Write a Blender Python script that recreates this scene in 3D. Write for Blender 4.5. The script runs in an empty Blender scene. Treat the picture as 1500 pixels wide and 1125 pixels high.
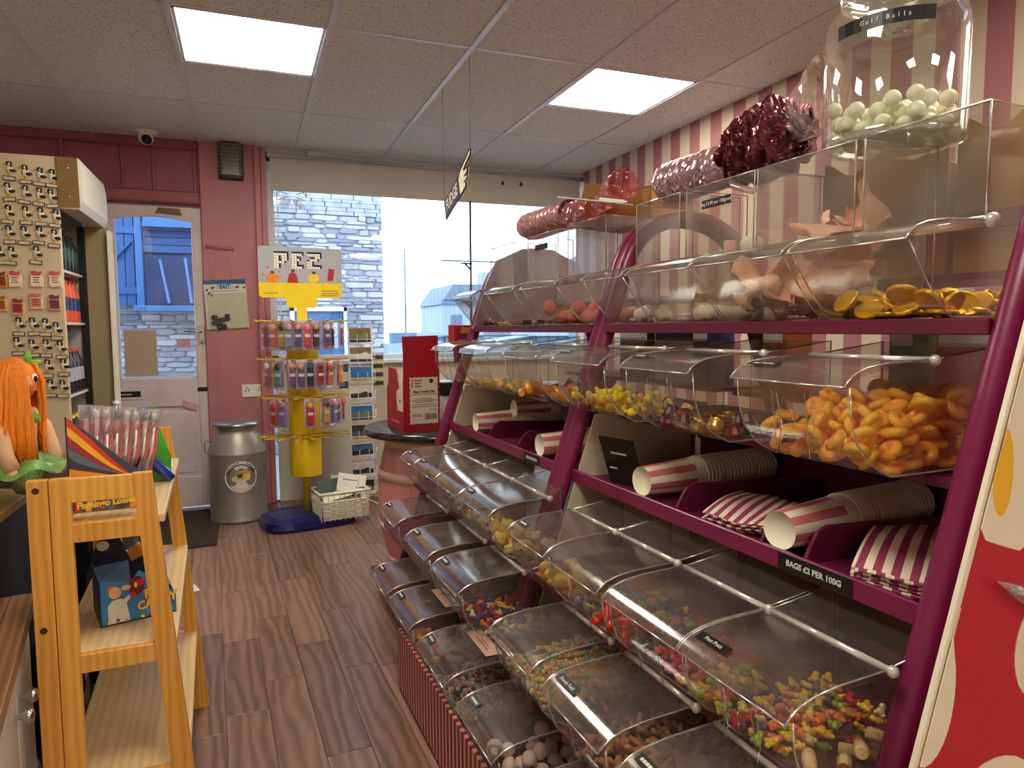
import bpy, math, random
from mathutils import Vector, Matrix, Euler
random.seed(7)
R = random.Random(11)
SC = bpy.context.scene
COL = SC.collection

# ------------------------------------------------------------------ camera, world, lamps, exposure
F, YAW, PIT, ROLL = 1013.58, .3661, -.0797, -.0058
cd = bpy.data.cameras.new('camera'); cam = bpy.data.objects.new('camera', cd); COL.objects.link(cam)
cd.sensor_width = 36; cd.lens = 36 * F / 1500; cd.clip_start = .02; cd.clip_end = 400
fw = Vector((math.sin(YAW)*math.cos(PIT), math.cos(YAW)*math.cos(PIT), math.sin(PIT)))
r0 = Vector((math.cos(YAW), -math.sin(YAW), 0)); u0 = r0.cross(fw)
rt = r0*math.cos(ROLL) + u0*math.sin(ROLL); up = -r0*math.sin(ROLL) + u0*math.cos(ROLL)
m = Matrix((rt, up, -fw)).transposed().to_4x4(); m.translation = Vector((0, 0, 1.2)); cam.matrix_world = m
SC.camera = cam
SC.view_settings.view_transform = 'Standard'; SC.view_settings.look = 'None'
SC.view_settings.exposure = 0.9; SC.view_settings.gamma = 1; SC.view_settings.use_curve_mapping = False
SC.cycles.transparent_max_bounces = 48; SC.cycles.max_bounces = 14
SC.cycles.diffuse_bounces = 8; SC.cycles.glossy_bounces = 4; SC.cycles.caustics_reflective = False
PI = math.pi
ORD = 'first second third fourth fifth sixth seventh eighth ninth tenth eleventh twelfth thirteenth fourteenth fifteenth sixteenth seventeenth eighteenth nineteenth twentieth'.split()
PANEL = 14.0; SKY = 3.2
w = bpy.data.worlds.new('overcast_sky'); SC.world = w; w.use_nodes = True
nt = w.node_tree; bg = nt.nodes['Background']
tc = nt.nodes.new('ShaderNodeTexCoord'); sx = nt.nodes.new('ShaderNodeSeparateXYZ'); cr = nt.nodes.new('ShaderNodeValToRGB')
nt.links.new(tc.outputs['Generated'], sx.inputs[0]); nt.links.new(sx.outputs[2], cr.inputs[0]); nt.links.new(cr.outputs[0], bg.inputs[0])
cr.color_ramp.elements[0].position = 0.0; cr.color_ramp.elements[0].color = (.62, .80, .95, 1)
cr.color_ramp.elements[1].position = .22; cr.color_ramp.elements[1].color = (.80, .93, 1, 1)
bg.inputs[1].default_value = SKY

# ------------------------------------------------------------------ materials
MATS = {}
def lin(c): return tuple((x/255/12.92 if x/255 <= .04045 else ((x/255+.055)/1.055)**2.4) for x in c)
def mat(name, rgb, rough=.55, metal=0, var=.10, scale=14, bump=0, emit=0, trans=0, spec=.5, stretch=None, coat=0):
    if name in MATS: return MATS[name]
    m = bpy.data.materials.new(name); m.use_nodes = True; MATS[name] = m
    t = m.node_tree; n = t.nodes; b = n['Principled BSDF']; c = lin(rgb)
    b.inputs['Roughness'].default_value = rough; b.inputs['Metallic'].default_value = metal
    b.inputs['Specular IOR Level'].default_value = spec; b.inputs['Coat Weight'].default_value = coat
    co = n.new('ShaderNodeTexCoord'); no = n.new('ShaderNodeTexNoise'); no.inputs['Scale'].default_value = scale; no.inputs['Detail'].default_value = 4
    if stretch:
        mp = n.new('ShaderNodeMapping'); mp.inputs['Scale'].default_value = stretch
        t.links.new(co.outputs['Object'], mp.inputs[0]); t.links.new(mp.outputs[0], no.inputs['Vector'])
    else: t.links.new(co.outputs['Object'], no.inputs['Vector'])
    mx = n.new('ShaderNodeMix'); mx.data_type = 'RGBA'
    mx.inputs[6].default_value = (*[x*(1-var) for x in c], 1); mx.inputs[7].default_value = (*[min(1, x*(1+var)) for x in c], 1)
    rp = n.new('ShaderNodeMapRange'); rp.inputs[1].default_value = .3; rp.inputs[2].default_value = .7
    t.links.new(no.outputs[0], rp.inputs[0]); t.links.new(rp.outputs[0], mx.inputs[0])
    t.links.new(mx.outputs[2], b.inputs['Base Color'])
    if bump:
        bp = n.new('ShaderNodeBump'); bp.inputs['Strength'].default_value = bump; bp.inputs['Distance'].default_value = .004
        t.links.new(no.outputs[0], bp.inputs['Height']); t.links.new(bp.outputs[0], b.inputs['Normal'])
    if emit:
        b.inputs['Emission Color'].default_value = (*c, 1); b.inputs['Emission Strength'].default_value = emit
    if trans:
        b.inputs['Subsurface Weight'].default_value = trans; b.inputs['Subsurface Radius'].default_value = (.01, .006, .004)
    return m

def clear(name, tint=(.95, .94, .92), gloss=.08, rough=.08, haze=.04, hazecol=(.8, .78, .74), edge=.35, wear=0):
    """thin clear plastic or glass: transparent, with a fresnel-like sheen and a little milky haze"""
    if name in MATS: return MATS[name]
    m = bpy.data.materials.new(name); m.use_nodes = True; MATS[name] = m
    t = m.node_tree; n = t.nodes
    for x in list(n): n.remove(x)
    out = n.new('ShaderNodeOutputMaterial'); tr = n.new('ShaderNodeBsdfTransparent'); tr.inputs[0].default_value = (*tint, 1)
    gl = n.new('ShaderNodeBsdfGlossy'); gl.inputs['Roughness'].default_value = rough; gl.inputs[0].default_value = (1, 1, 1, 1)
    df = n.new('ShaderNodeBsdfDiffuse'); df.inputs[0].default_value = (*hazecol, 1)
    m1 = n.new('ShaderNodeMixShader'); m2 = n.new('ShaderNodeMixShader')
    lw = n.new('ShaderNodeLayerWeight'); lw.inputs[0].default_value = .25
    mr = n.new('ShaderNodeMapRange'); mr.inputs[3].default_value = gloss; mr.inputs[4].default_value = edge
    t.links.new(lw.outputs['Facing'], mr.inputs[0]); t.links.new(mr.outputs[0], m2.inputs[0])
    m1.inputs[0].default_value = haze
    if wear:
        co = n.new('ShaderNodeTexCoord'); no = n.new('ShaderNodeTexNoise'); no.inputs['Scale'].default_value = 9; no.inputs['Detail'].default_value = 5
        r2 = n.new('ShaderNodeMapRange'); r2.inputs[1].default_value = .4; r2.inputs[2].default_value = .75; r2.inputs[3].default_value = haze; r2.inputs[4].default_value = haze + wear
        t.links.new(co.outputs['Object'], no.inputs['Vector']); t.links.new(no.outputs[0], r2.inputs[0]); t.links.new(r2.outputs[0], m1.inputs[0])
    t.links.new(tr.outputs[0], m1.inputs[1]); t.links.new(df.outputs[0], m1.inputs[2])
    t.links.new(m1.outputs[0], m2.inputs[1]); t.links.new(gl.outputs[0], m2.inputs[2]); t.links.new(m2.outputs[0], out.inputs[0])
    return m

def stripes(name, a, b, axis, period, start, frac=.5, rough=.6):
    """two flat colours in bands along one object axis"""
    if name in MATS: return MATS[name]
    m = mat(name, a, rough, var=.04); t = m.node_tree; n = t.nodes
    co = n.new('ShaderNodeTexCoord'); s = n.new('ShaderNodeSeparateXYZ'); t.links.new(co.outputs['Object'], s.inputs[0])
    ad = n.new('ShaderNodeMath'); ad.operation = 'SUBTRACT'; ad.inputs[1].default_value = start; t.links.new(s.outputs[axis], ad.inputs[0])
    fm = n.new('ShaderNodeMath'); fm.operation = 'FLOORED_MODULO'; fm.inputs[1].default_value = period; t.links.new(ad.outputs[0], fm.inputs[0])
    lt = n.new('ShaderNodeMath'); lt.operation = 'LESS_THAN'; lt.inputs[1].default_value = period*frac; t.links.new(fm.outputs[0], lt.inputs[0])
    mx = n.new('ShaderNodeMix'); mx.data_type = 'RGBA'; mx.inputs[6].default_value = (*lin(a), 1); mx.inputs[7].default_value = (*lin(b), 1)
    t.links.new(lt.outputs[0], mx.inputs[0]); t.links.new(mx.outputs[2], n['Principled BSDF'].inputs['Base Color'])
    return m

def two_tone(name, a, b, axis=2, lo=0., hi=1., rough=.4, trans=0, bump=0):
    """blend along a generated axis of the thing itself (a sweet's own dye)"""
    if name in MATS: return MATS[name]
    m = mat(name, a, rough, trans=trans, bump=bump, scale=90); t = m.node_tree; n = t.nodes
    co = n.new('ShaderNodeTexCoord'); s = n.new('ShaderNodeSeparateXYZ'); t.links.new(co.outputs['Generated'], s.inputs[0])
    mr = n.new('ShaderNodeMapRange'); mr.inputs[1].default_value = lo; mr.inputs[2].default_value = hi; t.links.new(s.outputs[axis], mr.inputs[0])
    mx = n.new('ShaderNodeMix'); mx.data_type = 'RGBA'; mx.inputs[6].default_value = (*lin(a), 1); mx.inputs[7].default_value = (*lin(b), 1)
    t.links.new(mr.outputs[0], mx.inputs[0]); t.links.new(mx.outputs[2], n['Principled BSDF'].inputs['Base Color'])
    return m

def wood(name, a, b, rough=.45, scale=(2, 2, .25), bands=14, axis='X', dist=4, spec=.5):
    if name in MATS: return MATS[name]
    m = mat(name, a, rough, spec=spec); t = m.node_tree; n = t.nodes
    co = n.new('ShaderNodeTexCoord'); mp = n.new('ShaderNodeMapping'); mp.inputs['Scale'].default_value = scale
    oi = n.new('ShaderNodeObjectInfo'); va = n.new('ShaderNodeVectorMath'); va.operation = 'ADD'
    sc = n.new('ShaderNodeVectorMath'); sc.operation = 'SCALE'; sc.inputs['Scale'].default_value = 37; sc.inputs[0].default_value = (1, .7, .3)
    t.links.new(oi.outputs['Random'], sc.inputs['Scale'])
    m0 = n.new('ShaderNodeVectorMath'); m0.operation = 'SCALE'; m0.inputs['Scale'].default_value = 30; t.links.new(sc.outputs[0], m0.inputs[0])
    t.links.new(co.outputs['Object'], mp.inputs[0]); t.links.new(mp.outputs[0], va.inputs[0]); t.links.new(m0.outputs[0], va.inputs[1])
    wv = n.new('ShaderNodeTexWave'); wv.bands_direction = axis; wv.inputs['Scale'].default_value = bands; wv.inputs['Distortion'].default_value = dist
    wv.inputs['Detail'].default_value = 3; wv.inputs['Detail Scale'].default_value = 1.6
    no = n.new('ShaderNodeTexNoise'); no.inputs['Scale'].default_value = 6; no.inputs['Detail'].default_value = 6
    t.links.new(va.outputs[0], wv.inputs['Vector']); t.links.new(va.outputs[0], no.inputs['Vector'])
    av = n.new('ShaderNodeMath'); av.operation = 'MULTIPLY_ADD'; av.inputs[1].default_value = .45; t.links.new(wv.outputs[1], av.inputs[0])
    hl = n.new('ShaderNodeMath'); hl.operation = 'MULTIPLY'; hl.inputs[1].default_value = .55; t.links.new(no.outputs[0], hl.inputs[0]); t.links.new(hl.outputs[0], av.inputs[2])
    rd = n.new('ShaderNodeMath'); rd.operation = 'MULTIPLY_ADD'; rd.inputs[1].default_value = .5; rd.inputs[2].default_value = -.25; t.links.new(oi.outputs['Random'], rd.inputs[0])
    a2 = n.new('ShaderNodeMath'); a2.operation = 'ADD'; a2.use_clamp = True; t.links.new(av.outputs[0], a2.inputs[0]); t.links.new(rd.outputs[0], a2.inputs[1])
    mx = n.new('ShaderNodeMix'); mx.data_type = 'RGBA'; mx.inputs[6].default_value = (*lin(b), 1); mx.inputs[7].default_value = (*lin(a), 1)
    t.links.new(a2.outputs[0], mx.inputs[0]); t.links.new(mx.outputs[2], n['Principled BSDF'].inputs['Base Color'])
    bp = n.new('ShaderNodeBump'); bp.inputs['Strength'].default_value = .08; bp.inputs['Distance'].default_value = .003
    t.links.new(av.outputs[0], bp.inputs['Height']); t.links.new(bp.outputs[0], n['Principled BSDF'].inputs['Normal'])
    return m

# ------------------------------------------------------------------ geometry builder
class G:
    def __init__(s): s.v = []; s.f = []; s.m = []; s.s = []
    def add(s, vs, fs, m=0, sm=False, M=None):
        o = len(s.v)
        s.v += [tuple(M @ Vector(p)) for p in vs] if M else [tuple(p) for p in vs]
        for f in fs: s.f.append([i+o for i in f]); s.m.append(m); s.s.append(sm)
        return s
    def box(s, x0, y0, z0, x1, y1, z1, m=0, M=None, c=0):
        if c:
            c = min(c, abs(x1-x0)*.45, abs(y1-y0)*.45, abs(z1-z0)*.45)
            vs = []; idx = {}
            for i in (0, 1):
                for j in (0, 1):
                    for k in (0, 1):
                        p = (x1 if i else x0, y1 if j else y0, z1 if k else z0); d = (-c if i else c, -c if j else c, -c if k else c)
                        for a in range(3):
                            q = [p[t] + (d[t] if t != a else 0) for t in range(3)]
                            idx[i, j, k, a] = len(vs); vs.append(q)
            fs = []
            for a in range(3):
                b, e = (a+1) % 3, (a+2) % 3
                for sd in (0, 1):
                    q = []
                    for (bb, ee) in ((0, 0), (1, 0), (1, 1), (0, 1)):
                        t = [0, 0, 0]; t[a] = sd; t[b] = bb; t[e] = ee; q.append(idx[(*t, a)])
                    fs.append(q if sd else q[::-1])
                for bb in (0, 1):
                    for ee in (0, 1):
                        t = [0, 0, 0]; t[b] = bb; t[e] = ee; t2 = list(t); t2[a] = 1
                        q = [idx[(*t, b)], idx[(*t2, b)], idx[(*t2, e)], idx[(*t, e)]]
                        fs.append(q if (bb == ee) else q[::-1])
            for i in (0, 1):
                for j in (0, 1):
                    for k in (0, 1):
                        q = [idx[i, j, k, 0], idx[i, j, k, 1], idx[i, j, k, 2]]
                        fs.append(q if (i+j+k) % 2 else q[::-1])
            return s.add(vs, fs, m, False, M)
        vs = [(x0, y0, z0), (x1, y0, z0), (x1, y1, z0), (x0, y1, z0), (x0, y0, z1), (x1, y0, z1), (x1, y1, z1), (x0, y1, z1)]
        return s.add(vs, [(0, 3, 2, 1), (4, 5, 6, 7), (0, 1, 5, 4), (1, 2, 6, 5), (2, 3, 7, 6), (3, 0, 4, 7)], m, False, M)
    def bar(s, a, b, wx, wy, m=0, up=(0, 0, 1)):
        a, b = Vector(a), Vector(b); d = (b-a).normalized(); u = Vector(up)
        if abs(d.dot(u)) > .98: u = Vector((1, 0, 0))
        x = d.cross(u).normalized(); y = x.cross(d)
        vs = [p + x*i*wx/2 + y*j*wy/2 for p in (a, b) for (i, j) in ((-1, -1), (1, -1), (1, 1), (-1, 1))]
        return s.add(vs, [(0, 3, 2, 1)[::-1], (4, 5, 6, 7)[::-1], (0, 1, 5, 4)[::-1], (1, 2, 6, 5)[::-1], (2, 3, 7, 6)[::-1], (3, 0, 4, 7)[::-1]], m)
    def tube(s, pts, r, seg=6, m=0, closed=False, cap=True, sm=True, M=None):
        pts = [Vector(p) for p in pts]; n = len(pts); rs = r if isinstance(r, (list, tuple)) else [r]*n
        vs = []; fs = []; pu = None
        for i, p in enumerate(pts):
            if closed: d = pts[(i+1) % n] - pts[i-1]
            else: d = pts[min(i+1, n-1)] - pts[max(i-1, 0)]
            d.normalize()
            if pu is None: pu = Vector((0, 0, 1)) if abs(d.z) < .9 else Vector((1, 0, 0))
            x = d.cross(pu).normalized(); pu = x.cross(d).normalized()
            for k in range(seg):
                a = 2*math.pi*k/seg; vs.append(p + (x*math.cos(a) + pu*math.sin(a))*rs[i])
        for i in range(n if closed else n-1):
            for k in range(seg):
                a, b = i*seg + k, i*seg + (k+1) % seg; c, d = ((i+1) % n)*seg + (k+1) % seg, ((i+1) % n)*seg + k
                fs.append((a, d, c, b))
        s.add(vs, fs, m, sm, M)
        if cap and not closed:
            o = len(s.v) - len(vs)
            s.f += [[o+k for k in range(seg)], [o+(n-1)*seg+k for k in range(seg)][::-1]]; s.m += [m, m]; s.s += [False, False]
        return s
    def lathe(s, prof, seg=20, m=0, c=(0, 0, 0), sm=True, M=None, mf=None, a0=0, cap=False):
        vs = [(c[0]+r*math.cos(a0+2*math.pi*k/seg), c[1]+r*math.sin(a0+2*math.pi*k/seg), c[2]+z) for r, z in prof for k in range(seg)]
        o0 = len(s.f); fs = []
        for i in range(len(prof)-1):
            for k in range(seg): fs.append((i*seg+k, i*seg+(k+1) % seg, (i+1)*seg+(k+1) % seg, (i+1)*seg+k))
        s.add(vs, fs, m, sm, M)
        if mf:
            for i in range(len(prof)-1):
                for k in range(seg): s.m[o0+i*seg+k] = mf(i, k)
        if cap:
            o = len(s.v) - len(vs)
            s.f += [[o+k for k in range(seg)][::-1], [o+(len(prof)-1)*seg+k for k in range(seg)]]; s.m += [m, m]; s.s += [False, False]
        return s
    def ell(s, c, r, seg=10, ring=7, m=0, M=None, sm=True):
        if not isinstance(r, (tuple, list)): r = (r, r, r)
        vs = [(c[0], c[1], c[2]-r[2])]; fs = []
        for i in range(1, ring):
            ph = -math.pi/2 + math.pi*i/ring
            for k in range(seg):
                a = 2*math.pi*k/seg; vs.append((c[0]+r[0]*math.cos(ph)*math.cos(a), c[1]+r[1]*math.cos(ph)*math.sin(a), c[2]+r[2]*math.sin(ph)))
        vs.append((c[0], c[1], c[2]+r[2])); t = len(vs)-1
        for k in range(seg):
            fs.append((0, 1+(k+1) % seg, 1+k)); b = 1+(ring-2)*seg; fs.append((t, b+k, b+(k+1) % seg))
        for i in range(ring-2):
            for k in range(seg): fs.append((1+i*seg+k, 1+i*seg+(k+1) % seg, 1+(i+1)*seg+(k+1) % seg, 1+(i+1)*seg+k))
        return s.add(vs, fs, m, sm, M)
    def prism(s, pts, h0, h1, plane='xy', m=0, M=None, ms=None):
        n = len(pts)
        def P(p, h): return {'xy': (p[0], p[1], h), 'xz': (p[0], h, p[1]), 'yz': (h, p[0], p[1])}[plane]
        vs = [P(p, h0) for p in pts] + [P(p, h1) for p in pts]
        fl = plane == 'xz'
        fs = [tuple(range(n))[::-1], tuple(range(n, 2*n))] + [(i, (i+1) % n, n+(i+1) % n, n+i) for i in range(n)]
        if fl: fs = [f[::-1] for f in fs]
        s.add(vs, fs, m, False, M)
        if ms is not None:
            for i in range(n): s.m[len(s.m)-n+i] = ms
        return s
    def torus(s, Rr, r, seg=14, ss=8, m=0, M=None, flat=1):
        vs = [((Rr+r*math.cos(b))*math.cos(a), (Rr+r*math.cos(b))*math.sin(a), r*flat*math.sin(b)) for a in [2*math.pi*i/seg for i in range(seg)] for b in [2*math.pi*j/ss for j in range(ss)]]
        fs = [(i*ss+j, ((i+1) % seg)*ss+j, ((i+1) % seg)*ss+(j+1) % ss, i*ss+(j+1) % ss) for i in range(seg) for j in range(ss)]
        return s.add(vs, fs, m, True, M)
    def grid(s, fn, nu, nv, m=0, sm=True, M=None):
        vs = [fn(i/nu, j/nv) for i in range(nu+1) for j in range(nv+1)]
        fs = [(i*(nv+1)+j, (i+1)*(nv+1)+j, (i+1)*(nv+1)+j+1, i*(nv+1)+j+1) for i in range(nu) for j in range(nv)]
        return s.add(vs, fs, m, sm, M)
    def mesh(s, name, mats):
        me = bpy.data.meshes.new(name); me.from_pydata(s.v, [], s.f)
        for x in (mats if isinstance(mats, (list, tuple)) else [mats]): me.materials.append(x)
        me.polygons.foreach_set('material_index', s.m); me.polygons.foreach_set('use_smooth', s.s); me.update(); return me

def obj(name, g, mats=None, parent=None, loc=(0, 0, 0), rot=(0, 0, 0)):
    me = g.mesh(name, mats) if isinstance(g, G) else g
    o = bpy.data.objects.new(name, me); COL.objects.link(o); o.location = loc; o.rotation_euler = rot
    if parent: o.parent = parent
    return o
def tag(o, label=None, cat=None, group=None, kind=None):
    if label: o['label'] = label
    if cat: o['category'] = cat
    if group: o['group'] = group
    if kind: o['kind'] = kind
    return o
def thing(name, label, cat, loc=(0, 0, 0), rot=(0, 0, 0), group=None):
    o = bpy.data.objects.new(name, None); COL.objects.link(o); o.location = loc; o.rotation_euler = rot; o.empty_display_size = .02
    return tag(o, label, cat, group)
def structure(name, g, mats, parent=None):
    o = obj(name, g, mats, parent)
    if not parent: o['kind'] = 'structure'
    return o
def dup(root, loc, rot=None, label=None, group=None):
    r = root.copy(); COL.objects.link(r); r.location = loc
    if rot is not None: r.rotation_euler = rot
    if label: r['label'] = label
    if group: r['group'] = group
    for ch in root.children:
        c = ch.copy(); COL.objects.link(c); c.parent = r
        for g in ch.children:
            d = g.copy(); COL.objects.link(d); d.parent = c
    return r
def text(body, size, parent, loc, rot, m, name='lettering', ext=.0004, align='CENTER', sx=1, bold=0):
    cu = bpy.data.curves.new(name, 'FONT'); cu.body = body; cu.size = size; cu.extrude = ext; cu.align_x = align; cu.align_y = 'CENTER'
    cu.offset = bold; cu.resolution_u = 2
    cu.materials.append(m); o = bpy.data.objects.new(name, cu); COL.objects.link(o); o.location = loc; o.rotation_euler = rot; o.scale = (sx, 1, 1)
    if parent: o.parent = parent
    return o
PI = math.pi

# ------------------------------------------------------------------ the room
WY = 5.05; RX = 2.54; CZ = 2.424; LX = -2.2; BY = -2.6
pink = mat('pink_paint', (186, 118, 124), .5, var=.06, scale=5, bump=.05)
pinkd = mat('pink_paint_header', (156, 86, 96), .5, var=.06, scale=5, bump=.05)
cream = mat('cream_paint', (214, 204, 192), .5, var=.05)
doorp = mat('door_paint', (222, 204, 202), .5, var=.08, scale=7)
white = mat('white_plastic', (228, 226, 220), .4, var=.03)
black = mat('black_plastic', (16, 16, 17), .45, var=.1)
chrome = mat('chrome', (190, 190, 188), .2, metal=1, var=.05)
glassm = clear('window_glass', (.96, .98, 1), gloss=.05, rough=.01, haze=.0, edge=.5)
wallp = stripes('striped_wallpaper', (208, 190, 168), (166, 106, 110), 1, .2, .107)
# floor: oak planks, each its own piece, running with a slight skew to the walls
SK = -.045
plank_m = wood('oak_plank', (164, 126, 108), (92, 66, 54), rough=.33, scale=(1, .14, 1), bands=8, axis='X', dist=9)
gap_m = mat('floor_gap', (40, 26, 18), .9)
fl = structure('floor', G().box(LX, BY, -.06, RX, WY+.1, -.012), gap_m)
PW = .128; k = 0; cs, sn = math.cos(SK), math.sin(SK)
pmesh = {}
x = -2.3
row = 0
while x < 3.0:
    y = -2.6 + R.random()*.6
    vis = -1.3 < x < 1.3
    while y < WY:
        L = R.choice((.55, .75, .9, 1.15))
        y1 = min(y+L, WY+.02)
        ok = vis and y1 > .7
        key = round((y1-y), 3)
        wx = x*cs + (y)*sn*1.0; ww = (wx, y)
        if ok and y1 - y > .05:
            if key not in pmesh: pmesh[key] = G().box(.0005, .0006, -.02, PW-.0005, (y1-y)-.0006, 0, c=.0009).mesh('plank', plank_m)
            o = obj('plank', pmesh[key], None, fl, (x*cs + y*sn, y, -.0008*R.random()), (0, 0, -SK))
        y = y1
    x += PW
g = G().box(LX, BY, -.02, RX, .7, 0); g.box(LX, .7, -.02, -1.45, WY, 0); g.box(1.35, .7, -.02, RX, WY, 0)
tag(obj('outer_planks', g, plank_m, fl), kind='stuff')
# ceiling: T-bar grid with separate tiles
tile_m = mat('ceiling_tile', (188, 180, 172), .9, var=.0, scale=120, bump=.25)
def speckle(m):
    t = m.node_tree; n = t.nodes; b = n['Principled BSDF']
    co = n.new('ShaderNodeTexCoord'); no = n.new('ShaderNodeTexNoise'); no.inputs['Scale'].default_value = 110; no.inputs['Detail'].default_value = 3
    t.links.new(co.outputs['Object'], no.inputs['Vector'])
    r = n.new('ShaderNodeValToRGB'); r.color_ramp.elements[0].position = .33; r.color_ramp.elements[0].color = (*lin((164, 162, 154)), 1)
    r.color_ramp.elements[1].position = .44; r.color_ramp.elements[1].color = (*lin((216, 222, 216)), 1)
    t.links.new(no.outputs[0], r.inputs[0]); t.links.new(r.outputs[0], b.inputs['Base Color'])
speckle(tile_m)
bar_m = mat('grid_bar_white', (206, 204, 208), .35, var=.03)
ce = structure('ceiling', G().box(LX, BY, CZ+.03, RX, WY+.05, CZ+.09), mat('ceiling_void', (150, 145, 140), .9))
X0 = -1.4375
xs = [X0 + .6*i for i in range(-1, 7)] + [RX]
xs[0] = max(LX, xs[0])
ys = [BY, -1.82, -.62, .58, 1.78, 2.98, 4.18, WY]
LIGHTS = []
bars = G()
for i in range(len(xs)-1):
    for j in range(len(ys)-1):
        x0, x1, y0, y1 = xs[i], xs[i+1], ys[j], ys[j+1]
        col = i - 1
        if (col, j) in ((2, 5), (5, 5), (2, 3), (5, 3), (2, 1), (5, 1)):
            LIGHTS.append((x0, x1, y0, y0+.6)); y0 += .6
            bars.box(x0, y0-.012, CZ-.004, x1, y0+.012, CZ+.004)
        obj('ceiling_tile', G().box(x0+.006, y0+.006, CZ, x1-.006, y1-.006, CZ+.02, c=.002), tile_m, ce)
for v in xs[1:-1]: obj('grid_bar', G().box(v-.012, BY, CZ-.006, v+.012, WY, CZ+.02), bar_m, ce)
for v in ys[1:-1]: obj('cross_bar', G().box(LX, v-.008, CZ-.003, RX, v+.008, CZ+.02), bar_m, ce)
obj('cross_bar', bars, bar_m, ce)
pan_m = mat('lamp_diffuser', (255, 249, 230), .5, var=0, emit=PANEL)
lab = ['square lit ceiling panel left of the hanging sign, above the door end of the shop', 'square lit ceiling panel right of the hanging sign, towards the striped wall']
k = 0
for (x0, x1, y0, y1) in sorted(LIGHTS, key=lambda q: (-q[2], q[0])):
    L = thing('ceiling_light', lab[k] if k < 2 else 'added ceiling panel, unseen behind the viewpoint, put in to light the room', 'light', ((x0+x1)/2, (y0+y1)/2, CZ), group='ceiling light panels')  # panels after the first two are unseen, added to light the room
    a = (x1-x0)/2 - .012; b = (y1-y0)/2 - .012
    obj('diffuser', G().box(-a+.012, -b+.012, .001, a-.012, b-.012, .016), pan_m, L)
    f = G(); f.box(-a, -b, -.002, a, -b+.014, .018); f.box(-a, b-.014, -.002, a, b, .018); f.box(-a, -b, -.002, -a+.014, b, .018); f.box(a-.014, -b, -.002, a, b, .018)
    obj('light_frame', f, bar_m, L); k += 1
# right, left and back walls
structure('wall_right', G().box(RX, BY, 0, RX+.1, WY+.1, CZ+.05), wallp)
structure('wall_left', G().box(LX-.1, BY, 0, LX, WY+.1, CZ+.05), mat('white_wall_paint', (232, 228, 220), .6, var=.03))
structure('wall_back', G().box(LX-.1, BY-.1, 0, RX+.1, BY, CZ+.05), MATS['white_wall_paint'])
# front wall: door opening and shop window opening
DX0, DX1, DZ = -.81, -.25, 2.0
WX0, WX1, WZ0, WZ1 = .165, RX, .985, 2.40
fw_ = structure('wall_front', G().box(LX, WY, 0, DX0-.03, WY+.16, CZ+.05), pinkd)
obj('pilaster', G().box(DX1+.003, WY-.035, 0, .115, WY+.16, CZ+.03, c=.004), pink, fw_)
obj('header', G().box(DX0-.03, WY+.0, DZ+.012, DX1+.003, WY+.16, CZ+.05), pinkd, fw_)
wpan = mat('white_panelling', (212, 208, 200), .5, var=.05)
obj('under_window_wall', G().box(.19, WY+.0, 0, RX, WY+.16, WZ0-.03), wpan, fw_)
obj('lintel', G().box(.115, WY+.0, WZ1, RX, WY+.16, CZ+.05), cream, fw_)
tp = G()
for (a, b) in ((-.17, .0035), (-.015, .0025), (.035, .0035)): tp.box(a-.004, WY-.035-b, 0, a+.004, WY-.03, CZ)
obj('pilaster_bead', tp, pink, fw_)
t1 = structure('trim_1', G().box(.085, WY-.06, 0, .125, WY+.02, CZ-.01, c=.006), pink); obj('moulding', G().box(.125, WY-.04, 0, .165, WY+.1, CZ-.01, c=.006), pink, t1)
hs = structure('trim_2', G().box(LX, WY-.035, CZ-.055, DX1, WY+.01, CZ, c=.006), pinkd)
obj('moulding', G().box(LX, WY-.04, DZ+.02, DX1, WY+.01, DZ+.10, c=.01), pinkd, hs)
for xm in (-1.46, -1.02, -.69, -.515, -.275): obj('batten', G().box(xm-.009, WY-.02, DZ+.1, xm+.009, WY+.01, CZ-.05, c=.003), pinkd, hs)
structure('baseboard_front', G().box(DX1+.01, WY-.05, 0, .085, WY-.03, .14, c=.004), pink)
obj('panel_edge', G().box(.19, WY-.012, 0, .205, WY+.01, WZ0-.05), cream, fw_); obj('panel_edge', G().box(1.02, WY-.012, 0, 1.035, WY+.01, WZ0-.05), cream, fw_)
# shop window
wn = structure('window_1', G().box(WX0, WY+.075, WZ0, WX1, WY+.081, WZ1), glassm)
wf = mat('window_frame_paint', (206, 214, 222), .45, var=.04)
obj('window_sill', G().box(WX0-.0, WY-.05, WZ0-.03, WX1, WY+.14, WZ0, c=.006), wf, wn)
obj('side_frame', G().box(WX0, WY+.05, WZ0, WX0+.045, WY+.11, WZ1), wf, wn)
obj('top_frame', G().box(WX0, WY+.05, WZ1-.05, WX1, WY+.11, WZ1), wf, wn)
obj('bottom_frame', G().box(WX0, WY+.05, WZ0, WX1, WY+.11, WZ0+.035), wf, wn)
obj('leading_strip', G().box(WX0+.065, WY+.068, WZ0+.03, WX0+.072, WY+.074, WZ1), white, wn)
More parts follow.
